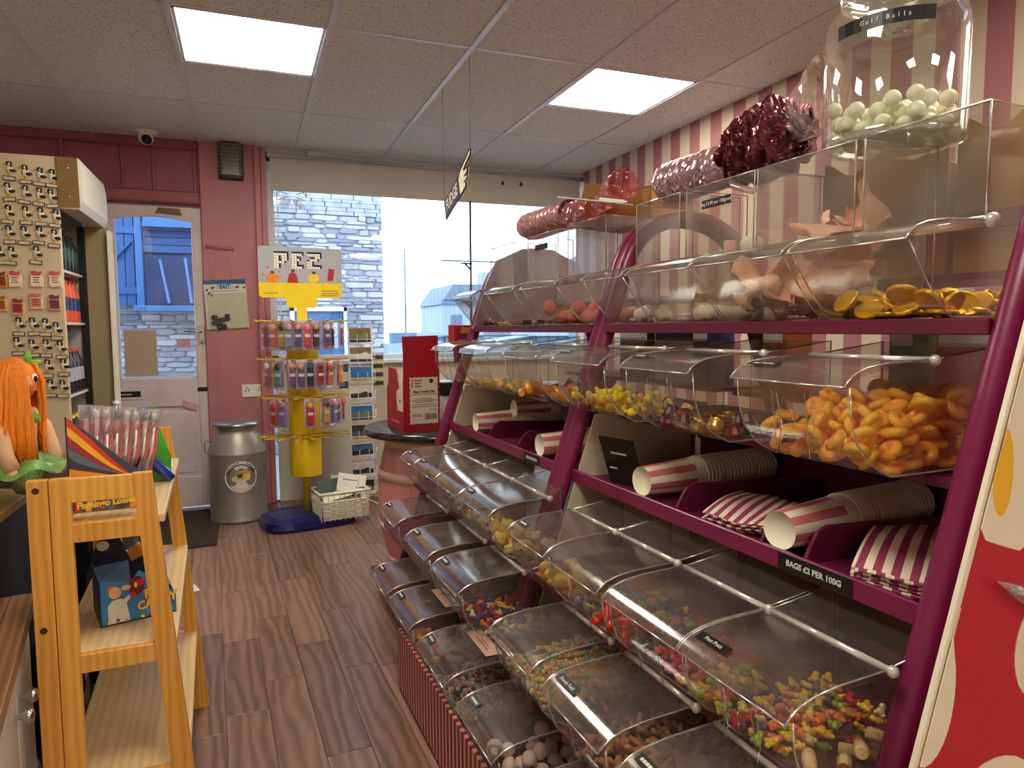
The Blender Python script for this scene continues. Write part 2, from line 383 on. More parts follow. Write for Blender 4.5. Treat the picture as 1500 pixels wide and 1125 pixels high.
# leaded ornament stuck on the pane, top left
orn = G(); gold = mat('gilt_film', (196, 176, 84), .4, var=.15)
oc = (.33, 2.13)
for a in range(8):
    t = a*PI/4 + .39; p = (oc[0]+.10*math.cos(t), oc[1]+.08*math.sin(t)); q = (oc[0]+.03*math.cos(t), oc[1]+.025*math.sin(t))
    orn.bar((q[0], WY+.068, q[1]), (p[0], WY+.068, p[1]), .012, .003)
for sx_ in (-1, 1):
    dd = [(oc[0]+sx_*.10+dx, oc[1]+.03+dz) for dx, dz in ((-.028, 0), (0, .03), (.028, 0), (0, -.03))]
    for i in range(4): orn.bar((dd[i][0], WY+.068, dd[i][1]), (dd[(i+1) % 4][0], WY+.068, dd[(i+1) % 4][1]), .008, .003)
    for j in range(4): orn.bar((oc[0]+sx_*(.03+.02*j), WY+.068, oc[1]-.09), (oc[0]+sx_*(.01+.012*j), WY+.068, oc[1]-.02), .008, .003)
tag(obj('window_ornament', orn, gold), 'gilt geometric ornament stuck to the top left of the shop window', 'decoration')
# roller blind
bl = thing('roller_blind', 'cream roller blind rolled nearly up over the shop window', 'blind', (.17, WY-.06, 2.15))
bm_ = mat('blind_fabric', (200, 194, 186), .8, var=.05, scale=3)
obj('blind_cloth', G().box(.02, .012, 0, 2.33, .018, .215), bm_, bl)
obj('hem_bar', G().box(.02, .006, -.012, 2.33, .024, .012, c=.004), bm_, bl)
obj('head_rail', G().box(0, -.0, .205, 2.36, .04, .235, c=.004), mat('steel_rail', (176, 178, 182), .25, metal=.9, var=.05), bl)
obj('end_bracket', G().box(.26, -.02, .232, .34, .045, .262, c=.006), bar_m, bl)
for i, xk in enumerate((1.68, 1.83)):
    tag(obj('black_clip', G().prism([(-.012, 0), (.012, 0), (.004, .03), (-.004, .03)], -.006, .0, 'xz'), black, None, (xk+.17, WY-.0485, 2.285)), ('small black clip on the blind, nearer the hanging sign', 'small black clip on the blind, farther right')[i], 'clip')
bs = thing('suction_hook', 'small blue suction hook at the top left of the shop window', 'hook', (.225, WY+.07, 2.335))
obj('suction_cup', G().lathe([(.004, .0), (.028, .004), (.02, .016), (.006, .022)], 14, M=Matrix.Rotation(PI/2, 4, 'X')), mat('blue_rubber', (22, 60, 150), .25, spec=.8), bs)
obj('hook', G().tube([(0, -.02, 0), (.012, -.035, -.012), (.02, -.03, -.026)], .004, 6), mat('blue_rubber', (0, 0, 0)), bs)
# display pole with glass shelves standing in the window
dp = thing('shelf_pole', 'slim metal pole with small glass shelves in the shop window', 'display stand', (1.588, WY-.06, WZ0))
obj('pole', G().tube([(0, 0, 0), (0, 0, 1.16)], .009, 8), mat('grey_metal', (92, 98, 108), .4, metal=.7), dp)
gs = clear('shelf_glass', (.8, .92, .98), gloss=.12, rough=.02, haze=.08, hazecol=(.6, .8, .9))
for zz in (.16, .42, .705):
    q = obj('glass_shelf', G().box(-.25, -.11, zz, .42, .02, zz+.008), gs, dp)
    obj('bracket', G().bar((0, 0, zz-.05), (-.06, -.03, zz), .01, .01).bar((-.09, -.05, zz-.008), (-.0, -.0, zz-.004), .03, .008), MATS['grey_metal'], q)
    obj('shelf_edge', G().box(-.25, -.112, zz-.001, .42, -.11, zz+.009), mat('glass_edge_green', (110, 150, 160), .3), q)

# ------------------------------------------------------------------ door
d = structure('door_1', G().box(DX0, WY+.0, .02, DX0+.05, WY+.045, DZ, c=.003), doorp)
obj('stile', G().box(DX1-.055, WY, .02, DX1, WY+.045, DZ, c=.003), doorp, d)
obj('mid_rail', G().box(DX0+.05, WY, .70, DX1-.055, WY+.045, .885, c=.003), doorp, d)
obj('bottom_rail', G().box(DX0+.05, WY, .02, DX1-.055, WY+.045, .22, c=.003), doorp, d)
n = 10; xa, xb = DX0+.05, DX1-.055
pts = [(xb, DZ), (xa, DZ)] + [(xa + (xb-xa)*i/n, 1.91 + .028*math.sin(PI*i/n)) for i in range(n+1)]
obj('top_rail', G().prism(pts, WY, WY+.045, 'xz'), doorp, d)
obj('door_panel', G().box(xa, WY+.015, .22, xb, WY+.03, .70), doorp, d)
obj('panel_moulding', G().box(xa+.03, WY+.009, .25, xb-.03, WY+.016, .665, c=.004), doorp, d)
obj('door_glass', G().box(xa-.005, WY+.02, .88, xb+.005, WY+.025, 1.945), glassm, d)
obj('glass_bead', G().box(xa, WY+.004, .885, xa+.008, WY+.018, 1.92).box(xb-.008, WY+.004, .885, xb, WY+.018, 1.92).box(xa, WY+.004, .885, xb, WY+.018, .895), white, d)
lb = obj('letter_box', G().box(-.805, WY-.006, .755, -.635, WY, .825, c=.002), cream, d)
obj('flap_slot', G().box(-.795, WY-.0075, .772, -.65, WY-.005, .81), black, lb)
obj('paper_edge', G().box(-.79, WY-.0085, .788, -.70, WY-.007, .793), white, lb)
obj('lock_plate', G().box(-.312, WY-.006, .795, -.252, WY, .822, c=.002), black, d)
hd = obj('handle_plate', G().box(-.288, WY-.008, 1.115, -.256, WY, 1.225, c=.002), chrome, d)
obj('lever', G().tube([(-.272, WY-.008, 1.19), (-.272, WY-.045, 1.19), (-.30, WY-.05, 1.192), (-.375, WY-.048, 1.197)], .006, 8), chrome, hd)
obj('key', G().bar((-.272, WY-.03, 1.115), (-.272, WY-.03, 1.135), .014, .004), black, hd)
obj('brown_tape', G().prism([(-.52, 1.955), (-.36, 1.945), (-.375, 1.99), (-.50, 1.993)], WY-.002, WY, 'xz'), mat('parcel_tape', (120, 82, 40), .4), d)
tag(obj('door_notice', G().box(-.735, WY+.012, .905, -.545, WY+.014, 1.205), mat('kraft_paper', (196, 170, 148), .8, var=.04)), 'faded brown paper notice taped inside the lower left door glass', 'notice')
tag(obj('paper_slip', G().box(-.425, WY+.012, 1.09, -.345, WY+.014, 1.145), mat('pink_paper', (210, 158, 158), .8)), 'small pink paper slip taped to the lower door glass', 'notice')
tag(obj('paper_slip', G().prism([(-.415, .70), (-.32, .665), (-.318, .705), (-.405, .745)], WY-.002, WY-.0005, 'xz'), MATS['pink_paper']), 'tilted pink paper slip stuck under the door glass', 'notice')
structure('door_2', G().box(DX0-.035, WY-.02, 0, DX0-.002, WY+.05, DZ+.02), doorp)
tag(obj('door_mat', G().box(-1.2, 4.13, .0, -.19, 4.99, .009, c=.004), mat('mat_pile', (52, 38, 30), .95, var=.3, scale=160, bump=.5)), 'dark brown entrance mat laid before the door', 'mat')

# ------------------------------------------------------------------ outside: stone building, blue shed, harbour
SY = 7.0
out_g = structure('ground_outside', G().box(-12, WY+.2, -.05, 30, 60, -.01), mat('wet_tarmac', (120, 126, 136), .6, scale=3))
mort = mat('mortar', (124, 130, 144), .95, var=.15, scale=6)
ms_ = [mat('stone_grey', (144, 150, 162), .85, var=.25, scale=9, bump=.4), mat('stone_pale', (166, 170, 178), .85, var=.2, scale=9, bump=.4), mat('stone_dark', (124, 132, 148), .85, var=.25, scale=9, bump=.4)]
sb = structure('wall_outside', G().box(-3.2, SY+.03, 0, 1.31, SY+.5, 4.2), mort)
smesh = []
for q in range(9):
    rr = random.Random(q); n = 8; pts = []
    for i in range(n):
        a = 2*PI*i/n + .2; pts.append((.5*(abs(math.cos(a))**.45)*math.copysign(1, math.cos(a))*(.9+.15*rr.random()), .5*(abs(math.sin(a))**.45)*math.copysign(1, math.sin(a))*(.85+.2*rr.random())))
    g = G(); inn = [(x*.82, y*.75) for x, y in pts]
    vs = [(x, 0, y) for x, y in pts] + [(x, -1, y) for x, y in inn]
    g.add(vs, [tuple(range(n, 2*n))] + [(i, (i+1) % n, n+(i+1) % n, n+i) for i in range(n)], 0)
    smesh.append(g.mesh('stone', ms_[q % 3]))
z = .82; cnt = 0; rest = G()
rs = random.Random(5)
while z < 3.3:
    h = rs.choice((.03, .038, .045, .06)); x = -1.15 if z < 1.42 else .1
    while x < 1.3:
        L = rs.uniform(.08, .30); L = min(L, 1.31-x)
        if -.30 < x < .05: x = .05; continue
        if -1.15 < x < -.35 and z > 1.36: pass
        elif cnt >= 298: rest.box(x, SY+.012, z, x+L*.96, SY+.03, z+h*.92)
        else:
            o = obj('stone', smesh[rs.randrange(9)], None, sb, (x+L/2, SY+.03, z+h/2+rs.uniform(-.008, .008)))
            o.scale = (L*1.04, rs.uniform(.008, .022), h*1.1); cnt += 1
        x += L
    z += h
tag(obj('upper_stones', rest, ms_[0], sb), kind='stuff')
bluep = mat('blue_board_paint', (36, 78, 136), .6, var=.12, scale=4)
blued = mat('blue_dark_opening', (40, 62, 110), .5, var=.2, scale=4)
# blue-painted hut front above the stone wall, seen through the door glass
sh = thing('blue_hut', 'blue boarded hut front with a ledged shutter seen through the door glass', 'hut', (-1.2, SY-.14, 1.42))
for i in range(5): obj('board', G().box(.075*i-.05, -.02, 0, .075*i+.021, .02, 1.5, c=.003), bluep, sh)
obj('shutter_ledge', G().box(-.05, -.035, .1, .33, -.02, .16).box(-.05, -.035, .62, .33, -.02, .68).box(-.05, -.035, 1.1, .33, -.02, 1.16).bar((0, -.028, .2), (.3, -.028, .55), .04, .015).bar((0, -.028, .72), (.3, -.028, 1.05), .04, .015), bluep, sh)
obj('corner_post', G().box(.33, -.05, -.02, .385, .03, 1.6, c=.004), mat('blue_post_paint', (54, 98, 156), .5, var=.1), sh)
obj('dark_window', G().box(.385, .03, 0, 1.3, .06, .46), blued, sh)
obj('hut_sill', G().box(.3, -.06, -.05, 1.3, .04, .0, c=.005), MATS['blue_post_paint'], sh)
for i in range(3): obj('weather_board', G().box(.385, .0, .465+.068*i, 1.3, .05, .53+.068*i, c=.004), bluep, sh)
obj('eave_board', G().prism([(.40, .675), (1.3, .675), (1.3, 1.2), (.50, 1.2)], -.12, -.02, 'xz'), MATS['blue_post_paint'], sh)
obj('leaning_board', G().bar((.58, .0, .02), (.52, .02, .40), .13, .02).bar((.76, .0, .02), (.72, .02, .42), .13, .02), mat('blue_leaning_board', (78, 112, 170), .6, var=.2), sh)
sd = thing('blue_shutter', 'blue panelled shutter low on the outside stone wall, behind the yellow stand', 'door', (.44, SY-.06, .6))
obj('shutter_panel', G().box(0, 0, 0, .46, .05, .78, c=.005), mat('pale_blue_paint', (40, 96, 150), .5, var=.1), sd)
obj('shutter_frame', G().box(-.04, -.02, 0, 0, .06, .82).box(.46, -.02, 0, .49, .06, .82).box(-.04, -.02, .78, .49, .06, .82), mat('white_gloss', (214, 226, 238), .4), sd)
# quay wall, far houses, headland and boats, far beyond the glass
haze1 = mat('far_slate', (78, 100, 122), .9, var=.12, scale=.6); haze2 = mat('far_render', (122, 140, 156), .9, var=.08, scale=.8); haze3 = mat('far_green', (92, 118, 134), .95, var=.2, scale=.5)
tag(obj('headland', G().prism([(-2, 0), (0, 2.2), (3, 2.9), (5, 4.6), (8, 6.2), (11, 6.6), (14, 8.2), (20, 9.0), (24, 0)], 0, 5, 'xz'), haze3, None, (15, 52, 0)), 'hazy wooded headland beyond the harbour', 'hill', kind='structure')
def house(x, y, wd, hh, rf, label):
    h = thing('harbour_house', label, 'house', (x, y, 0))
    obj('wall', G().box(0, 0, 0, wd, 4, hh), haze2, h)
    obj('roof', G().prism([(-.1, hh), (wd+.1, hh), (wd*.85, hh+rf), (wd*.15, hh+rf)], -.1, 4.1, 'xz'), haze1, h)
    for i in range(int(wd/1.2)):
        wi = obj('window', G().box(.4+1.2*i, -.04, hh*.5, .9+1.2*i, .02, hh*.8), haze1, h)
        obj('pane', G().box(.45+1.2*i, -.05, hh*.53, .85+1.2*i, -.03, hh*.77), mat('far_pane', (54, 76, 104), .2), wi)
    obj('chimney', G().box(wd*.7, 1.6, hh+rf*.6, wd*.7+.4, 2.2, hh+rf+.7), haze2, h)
house(8.2, 30, 3.4, 2.3, .9, 'pale harbour house with a slate roof, leftmost beyond the quay')
house(12.2, 31, 4.2, 2.9, 1.2, 'taller pale harbour house in the middle of the far quay')
house(17, 31, 5, 3.4, 1.3, 'large pale harbour house rightmost on the far quay')
qw = thing('quay_wall', 'low stone quay wall across the harbour, seen over the red box', 'wall', (6, 26, 0))
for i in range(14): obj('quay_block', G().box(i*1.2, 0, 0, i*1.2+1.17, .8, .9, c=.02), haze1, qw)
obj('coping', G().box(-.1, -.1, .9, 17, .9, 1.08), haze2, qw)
for i, (bx, mh) in enumerate(((4.8, 3.4), (8.0, 2.6), (11.2, 3.0))):
    b = thing('sailing_boat', ('moored boat with a tall bare mast, leftmost in the harbour', 'moored boat with a short bare mast, middle of the harbour', 'moored boat with a bare mast, right of the other boats')[i], 'boat', (bx, 22, .35))
    obj('hull', G().prism([(-.9, 0), (.8, 0), (1.1, .45), (-1, .4)], -.35, .35, 'xz'), haze2, b)
    obj('mast', G().tube([(0, 0, .4), (0, 0, mh)], .03, 6), haze1, b)
    obj('cabin', G().box(-.5, -.25, .42, .3, .25, .75), haze1, b)

# ------------------------------------------------------------------ sweet racks (two A-frame gondolas)
A = -.035; RZ = -A
def W(s, t, z): return Vector((math.sin(A)*s + math.cos(A)*t, math.cos(A)*s - math.sin(A)*t, z))
mag = mat('magenta_paint', (126, 26, 76), .32, var=.08, scale=6, spec=.5)
magd = mat('magenta_board', (104, 22, 60), .45, var=.1, scale=5)
board = mat('cream_board', (206, 190, 164), .6, var=.06, scale=3)
navy = mat('navy_board', (16, 30, 72), .5, var=.15)
def tpost(z): return 1.115 + .335*(z-1.2)
TC = 1.42
def hoop(g, y):
    pts = [(tpost(0), y, .0), (tpost(.75), y, .75), (tpost(1.25), y, 1.25), (tpost(1.40), y, 1.40)]
    p0 = Vector((tpost(1.40), y, 1.40)); c1 = Vector((tpost(1.53)+.01, y, 1.545)); p2 = Vector((TC, y, 1.55))
    for i in range(1, 8):
        u = i/7; pts.append(tuple(p0*(1-u)**2 + c1*2*u*(1-u) + p2*u*u))
    pts += [(2*TC-p[0], p[1], p[2]) for p in pts[::-1][1:]]
    return g.tube(pts, .0255, 10)
def rack(label, s0, s1, panel_s):
    rk = thing('display_rack', label, 'display rack', W(s0, 0, 0), (0, 0, RZ), 'sweet display racks')
    L = s1 - s0
    for y in (0, L): obj('post', hoop(G(), y), mag, rk)
    for (zz, t0) in ((.141, .60), (.332, .66), (.507, .80), (.944, 1.13), (1.213, 1.10)):
        obj('shelf', G().box(t0, .02, zz-.02, 1.55 if zz > .5 else 1.2, L-.02, zz-.001, c=.002), magd, rk)
    # the cup tray
    obj('shelf_front', G().box(1.09, .02, 1.186, 1.10, L-.02, 1.213, c=.002), magd, rk); obj('rear_rail', G().box(1.455, 0, 1.40, 1.475, L, 1.435), magd, rk)
    if s0 > 1: obj('arch_panel', G().prism([(tpost(1.2)-.03, 1.2), (2*TC-tpost(1.2)+.03, 1.2), (2*TC-tpost(1.4)+.03, 1.4), (2*TC-tpost(1.5)+.01, 1.515), (TC+.08, 1.575), (TC, 1.58), (TC-.08, 1.575), (tpost(1.5)-.01, 1.515), (tpost(1.4)-.03, 1.4)], L-.05, L-.04, 'xz'), mat('lilac_board', (176, 166, 176), .6), rk)
    tr = obj('cup_tray', G().box(.985, .02, .742, 1.86, L-.02, .752), magd, rk)
    obj('tray_lip', G().box(.975, .0, .738, .985, L, .775, c=.002), mag, tr)
    obj('tray_back', G().box(1.475, .0, .752, 1.485, L, .845), magd, tr)
    for y in ([.285, .40, .685] if s0 < 1 else [.28, .42, .72]):
        pr = [(1.0, .752), (1.475, .752), (1.475, .80), (1.10, .82), (1.06, .822), (1.035, .812), (1.02, .79)]
        obj('tray_divider', G().prism(pr, y-.004, y+.004, 'xz'), magd, tr)
    zz = [.35, .94]
    obj('side_panel', G().prism([(tpost(.35)+.02, .35), (1.40, .35), (1.40, .94), (tpost(.94)+.02, .94)], L-.045, L-.035, 'xz'), board, rk)
    obj('back_board', G().box(1.56, .03, .30, 1.57, L-.03, .742), navy, rk)
    obj('blue_rail', G().box(1.462, .0, .835, 1.474, L, .86).box(1.486, 0, .835, 1.498, L, .85), navy, rk)
    obj('far_side_shelf', G().box(1.58, .03, .975, 1.93, L-.03, .99).box(1.50, .03, 1.30, 1.80, L-.03, 1.315), magd, rk)
    return rk
rack('magenta A-frame sweet rack nearest the viewpoint, with the paper cup tray', .675, 1.865, 1.82)
rack('magenta A-frame sweet rack farther away, next to the barrel table', 1.905, 3.07, 3.0)
# striped plinth
pl_m = stripes('plinth_stripes', (216, 156, 146), (128, 26, 30), 1, .030, 0, .5, .5)
obj_pl = thing('rack_plinth', 'red and pink striped plinth board at the foot of the sweet racks', 'plinth', W(.3, .515, 0), (0, 0, RZ))
obj('fascia_board', G().box(0, 0, .012, .012, 1.9, .215, c=.001), pl_m, obj_pl)
obj('kick_strip', G().box(.004, 0, 0, .03, 1.9, .03), mat('dark_kick', (40, 16, 16), .6), obj_pl)
obj('end_board', G().box(.012, 1.888, .0, .09, 1.9, .2), pl_m, obj_pl)
# polka-dot end panel
pr_ = mat('red_print', (190, 22, 54), .35, var=.03); pc = mat('cream_print', (232, 226, 202), .35, var=.02); py_ = mat('yellow_print', (240, 188, 40), .35, var=.02)
ep = thing('end_panel', 'red rack end panel printed with big cream and yellow dots, at the right edge', 'panel', W(.6, 0, 0), (0, 0, RZ))
def te(z): return 1.0225 + .325*(z-1.15)
obj('panel_board', G().prism([(te(.02), .02), (1.42, .02), (1.42, 1.5), (te(1.5), 1.5)], .0, .012, 'xz'), pr_, ep)
obj('white_edge', G().bar((te(.02)-.003, .006, .02), (te(1.5)-.003, .006, 1.5), .016, .007, up=(0, 1, 0)), pc, ep)
def blob(cx, cz, rx, rz, m, n=28, clip=True):
    pts = []
    for i in range(n):
        a = 2*PI*i/n; x = cx+rx*math.cos(a); z = cz+rz*math.sin(a)
        if clip: x = max(x, te(z)-.004)
        pts.append((x, z))
    obj('printed_dot', G().prism(pts, -.0012, .0002, 'xz'), m, ep)
wave = [(te(.925)-.004, .925), (te(.905)+.012, .908), (1.0, .893), (1.03, .884), (1.07, .90), (1.1, .93), (1.2, .95), (1.3, .90), (1.41, .9), (1.41, 1.5), (te(1.5)-.004, 1.5)]
obj('printed_cream', G().prism(wave, -.0010, .0002, 'xz'), pc, ep)
blob(.985, 1.0, .022, .062, py_); blob(.852, .715, .055, .105, pc); blob(1.09, .73, .058, .075, pc); blob(1.0, .49, .11, .095, pc); blob(1.25, .62, .1, .1, pc); blob(.86, .3, .08, .1, pc)
sc_ = thing('sweet_cone', 'clear cone bag of pale blue sweets hung on the red dotted end panel', 'sweet bag', W(.585, .973, .849), (0, 0, RZ))
cm = Matrix.Rotation(math.radians(115), 4, 'Y')
obj('cone_film', G().lathe([(.001, -.012), (.004, 0), (.014, .06), (.024, .16), (.028, .26)], 12, M=cm), clear('film_clear', (.97, .98, 1), gloss=.2, rough=.06, haze=.06), sc_)
g = G(); rr = random.Random(3)
for i in range(70):
    u = rr.random()**.6; a = rr.random()*2*PI; rad = (.004+.085*u*.22)*rr.random()
    g.ell((rad*math.cos(a), rad*math.sin(a), .01+.24*u), .0042, 6, 4, i % 2, M=cm)
tag(obj('sugar_pearls', g, [mat('pale_blue_sweet', (96, 168, 200), .3), mat('white_sweet', (224, 226, 222), .4)], sc_), kind='stuff')

# ------------------------------------------------------------------ clear scoop bins
plast = clear('bin_plastic', (.92, .90, .87), gloss=.04, rough=.12, haze=.03, edge=.30, wear=.035)
lidp = clear('lid_plastic', (.76, .72, .67), gloss=.10, rough=.13, haze=.06, edge=.42, hazecol=(.56, .51, .46), wear=.09)
edgep = clear('plastic_edge', (.66, .62, .57), gloss=.3, rough=.15, haze=.30, edge=.6, hazecol=(.86, .82, .76))
hopp = clear('hopper_plastic', (.90, .88, .86), gloss=.06, rough=.10, haze=.05, edge=.4, wear=.09)
knobp = clear('plastic_knob', (.9, .88, .84), gloss=.25, rough=.12, haze=.5, edge=.6, hazecol=(.95, .92, .86))
lab_b = mat('label_black', (12, 12, 12), .4); lab_w = mat('label_white', (225, 225, 222), .5)
pinkl = mat('pink_label', (226, 184, 166), .6)
LIDX = [(-.006, -.003), (.004, .008), (.02, .019), (.045, .027), (.09, .033), (.19, .037)]
def lipz(x):
    for (a, za), (b, zb) in zip(LIDX, LIDX[1:]):
        if x <= b: return za + (zb-za)*(x-a)/(b-a)
    return .037
BINS = {}
def make_bin(key, s0, s1, t, z, h, D, label, txt=None, steep=False, hopper=0, plab=False, tw=.055, group=None):
    wd = s1 - s0
    root = thing('scoop_bin', label, 'sweet bin', W(s0, t, z-h), (0, 0, RZ), group or 'clear sweet bins on the racks')
    q = h/.15
    fr = [(.012, h-.004), (.016, h-.05*q), (.03, h-.09*q), (.06, h-.125*q), (.11, .0)] if not steep else [(.008, h-.004), (.03, h-.035), (.06, h-.075), (.09, h-.108), (.112, 0)]
    tub = G()
    prof = fr + [(D, 0)]
    n = len(prof)
    tub.add([(x, 0, zz) for x, zz in prof] + [(x, wd, zz) for x, zz in prof], [(i, i+1, n+i+1, n+i) for i in range(n-1)], 0, True)
    zb = h + (.06 if not hopper else .037)
    top = [(x, h+zz-.003) for x, zz in LIDX[1:]] + ([(D, zb)] if not hopper else [])
    sidep = prof + ([(D, h+hopper)] if hopper else []) + ([(.19, h+hopper)] if hopper else []) + top[::-1]
    for y in (0, wd):
        tub.add([(x, y, zz) for x, zz in sidep], [tuple(range(len(sidep)))], 0)
    tub.add([(D, 0, 0), (D, wd, 0), (D, wd, h+(hopper or .06)), (D, 0, h+(hopper or .06))], [(0, 1, 2, 3)], 0)
    if hopper:
        tub.add([(.19, 0, h+.037), (.19, wd, h+.037), (.19, wd, h+hopper), (.19, 0, h+hopper)], [(0, 1, 2, 3)], 0)
        tub.add([(.19, 0, h+hopper), (.19, wd, h+hopper), (D, wd, h+hopper), (D, 0, h+hopper)], [(0, 1, 2, 3)], 0)
    else:
        tub.add([(.20, 0, h+.036), (.20, wd, h+.036), (D, wd, h+.06), (D, 0, h+.06)], [(0, 1, 2, 3)], 0)
    obj('bin_body', tub, hopp if hopper else plast, root)
    e = G(); r = .0019
    for y in (0, wd):
        e.tube([(x, y, zz) for x, zz in prof], r, 4); 
        if hopper: e.tube([(.19, y, h+.03), (.19, y, h+hopper), (D, y, h+hopper), (D, y, 0)], .0026, 4)
        else: e.tube([(.20, y, h+.036), (D, y, h+.06), (D, y, 0)], r, 4)
    if hopper: e.tube([(.19, 0, h+hopper), (.19, wd, h+hopper)], .0024, 4)
    if not hopper: e.tube([(.20, 0, h+.036), (.20, wd, h+.036)], r, 4)
    # scoop-holder tabs moulded on the front
    if not steep:
        for yy in (.32, .62):
            e.tube([(fr[1][0]-.001, wd*yy, h-.02), (fr[2][0]-.002, wd*yy, fr[2][1]), (fr[3][0]-.014, wd*(yy+.10), fr[3][1]-.01), (fr[1][0]-.001, wd*(yy+.05), h-.02)], .0008, 3)
        yy = wd*.47; e.tube([(.014, yy, h-.05), (.014, yy+.028, h-.05), (.02, yy+.028, h-.085), (.02, yy, h-.085)], .0008, 3, closed=True)
    else:
        for yy in (.02, wd-.05): e.tube([(.10, yy, -.001), (.10, yy+.045, -.001), (.105, yy+.045, -.022), (.105, yy, -.022)], .0009, 3, closed=True)
    obj('moulded_edges', e, edgep, root)
    lid = G(); nl = len(LIDX); lo = .004
    lid.add([(x, -lo, h+zz) for x, zz in LIDX] + [(x, wd+lo*0, h+zz) for x, zz in LIDX], [(i, nl+i, nl+i+1, i+1) for i in range(nl-1)], 0, True)
    lid.add([(x, -lo, h+zz) for x, zz in LIDX] + [(x, -lo, h+zz-.010) for x, zz in LIDX[1:]], [(i, i+1, nl+i, nl+i-1) for i in range(1, nl-1)], 0)
    lo_ = obj('lid', lid, lidp, root)
    le = G()
    for y in (-lo, wd): le.tube([(x, y, h+zz) for x, zz in LIDX], .0021, 4)
    le.tube([(-.006, -lo, h-.003), (-.006, wd, h-.003)], .0018, 4)
    obj('lid_rim', le, edgep, lo_)
    hg = G().tube([(.193, -.004, h+.036), (.193, wd-.002, h+.036)], .0055 if not hopper else .0095, 8).ell((.193, -.009, h+.036), .0095 if not hopper else .013, 10, 6)
    obj('hinge_pin', hg, knobp, root)
    # name label
    if txt is not None:
        if hopper:
            y0 = wd*.52; p = obj('name_label', G().box(.186, y0-.055, h+.17, .1895, y0+.055, h+.192, c=.001), lab_b, root)
            text(txt, .0125, p, (.1855, y0, h+.181), (PI/2, 0, -PI/2), lab_w, ext=.0002)
        else:
            x0 = .030; sl = math.atan2(lipz(.045)-lipz(.02), .025)
            y0 = wd - .012 - tw/2; zc = h + lipz(x0) + .0035
            g = G().box(-.0095, -tw/2, -.0005, .0095, tw/2, .0006, c=.0004)
            p = obj('name_label', g, lab_b, root, (x0, y0, zc), (0, -sl, 0))
            if txt: text(txt, .0115, p, (0, 0, .0008), (0, 0, -PI/2), lab_w, ext=.0002, sx=min(1, .85*tw/(len(txt)*.0061)))
            else:
                b = G(); yy = -tw*.36
                rr = random.Random(key)
                while yy < tw*.36:
                    a = .003+.004*rr.random(); b.box(-.003, yy, .0006, .003, min(yy+a, tw*.38), .0010); yy += a+.0016
                obj('printed_word', b, lab_w, p)
    if plab:
        p = obj('pink_label', G().box(.125, wd*.12, h+.0375, .172, wd*.75, h+.0385), pinkl, root)
        obj('printed_word', G().box(.14, wd*.25, h+.0385, .144, wd*.6, h+.0389).box(.15, wd*.3, h+.0385, .153, wd*.55, h+.0389), mat('brown_print', (150, 104, 84), .6), p)
    BINS[key] = (root, wd, fr, h, D, s0, t, z)
    return root
row = {1: 'bottom row', 2: 'second row from the floor', 3: 'third row', 4: 'fourth row, under the top row', 5: 'top row'}
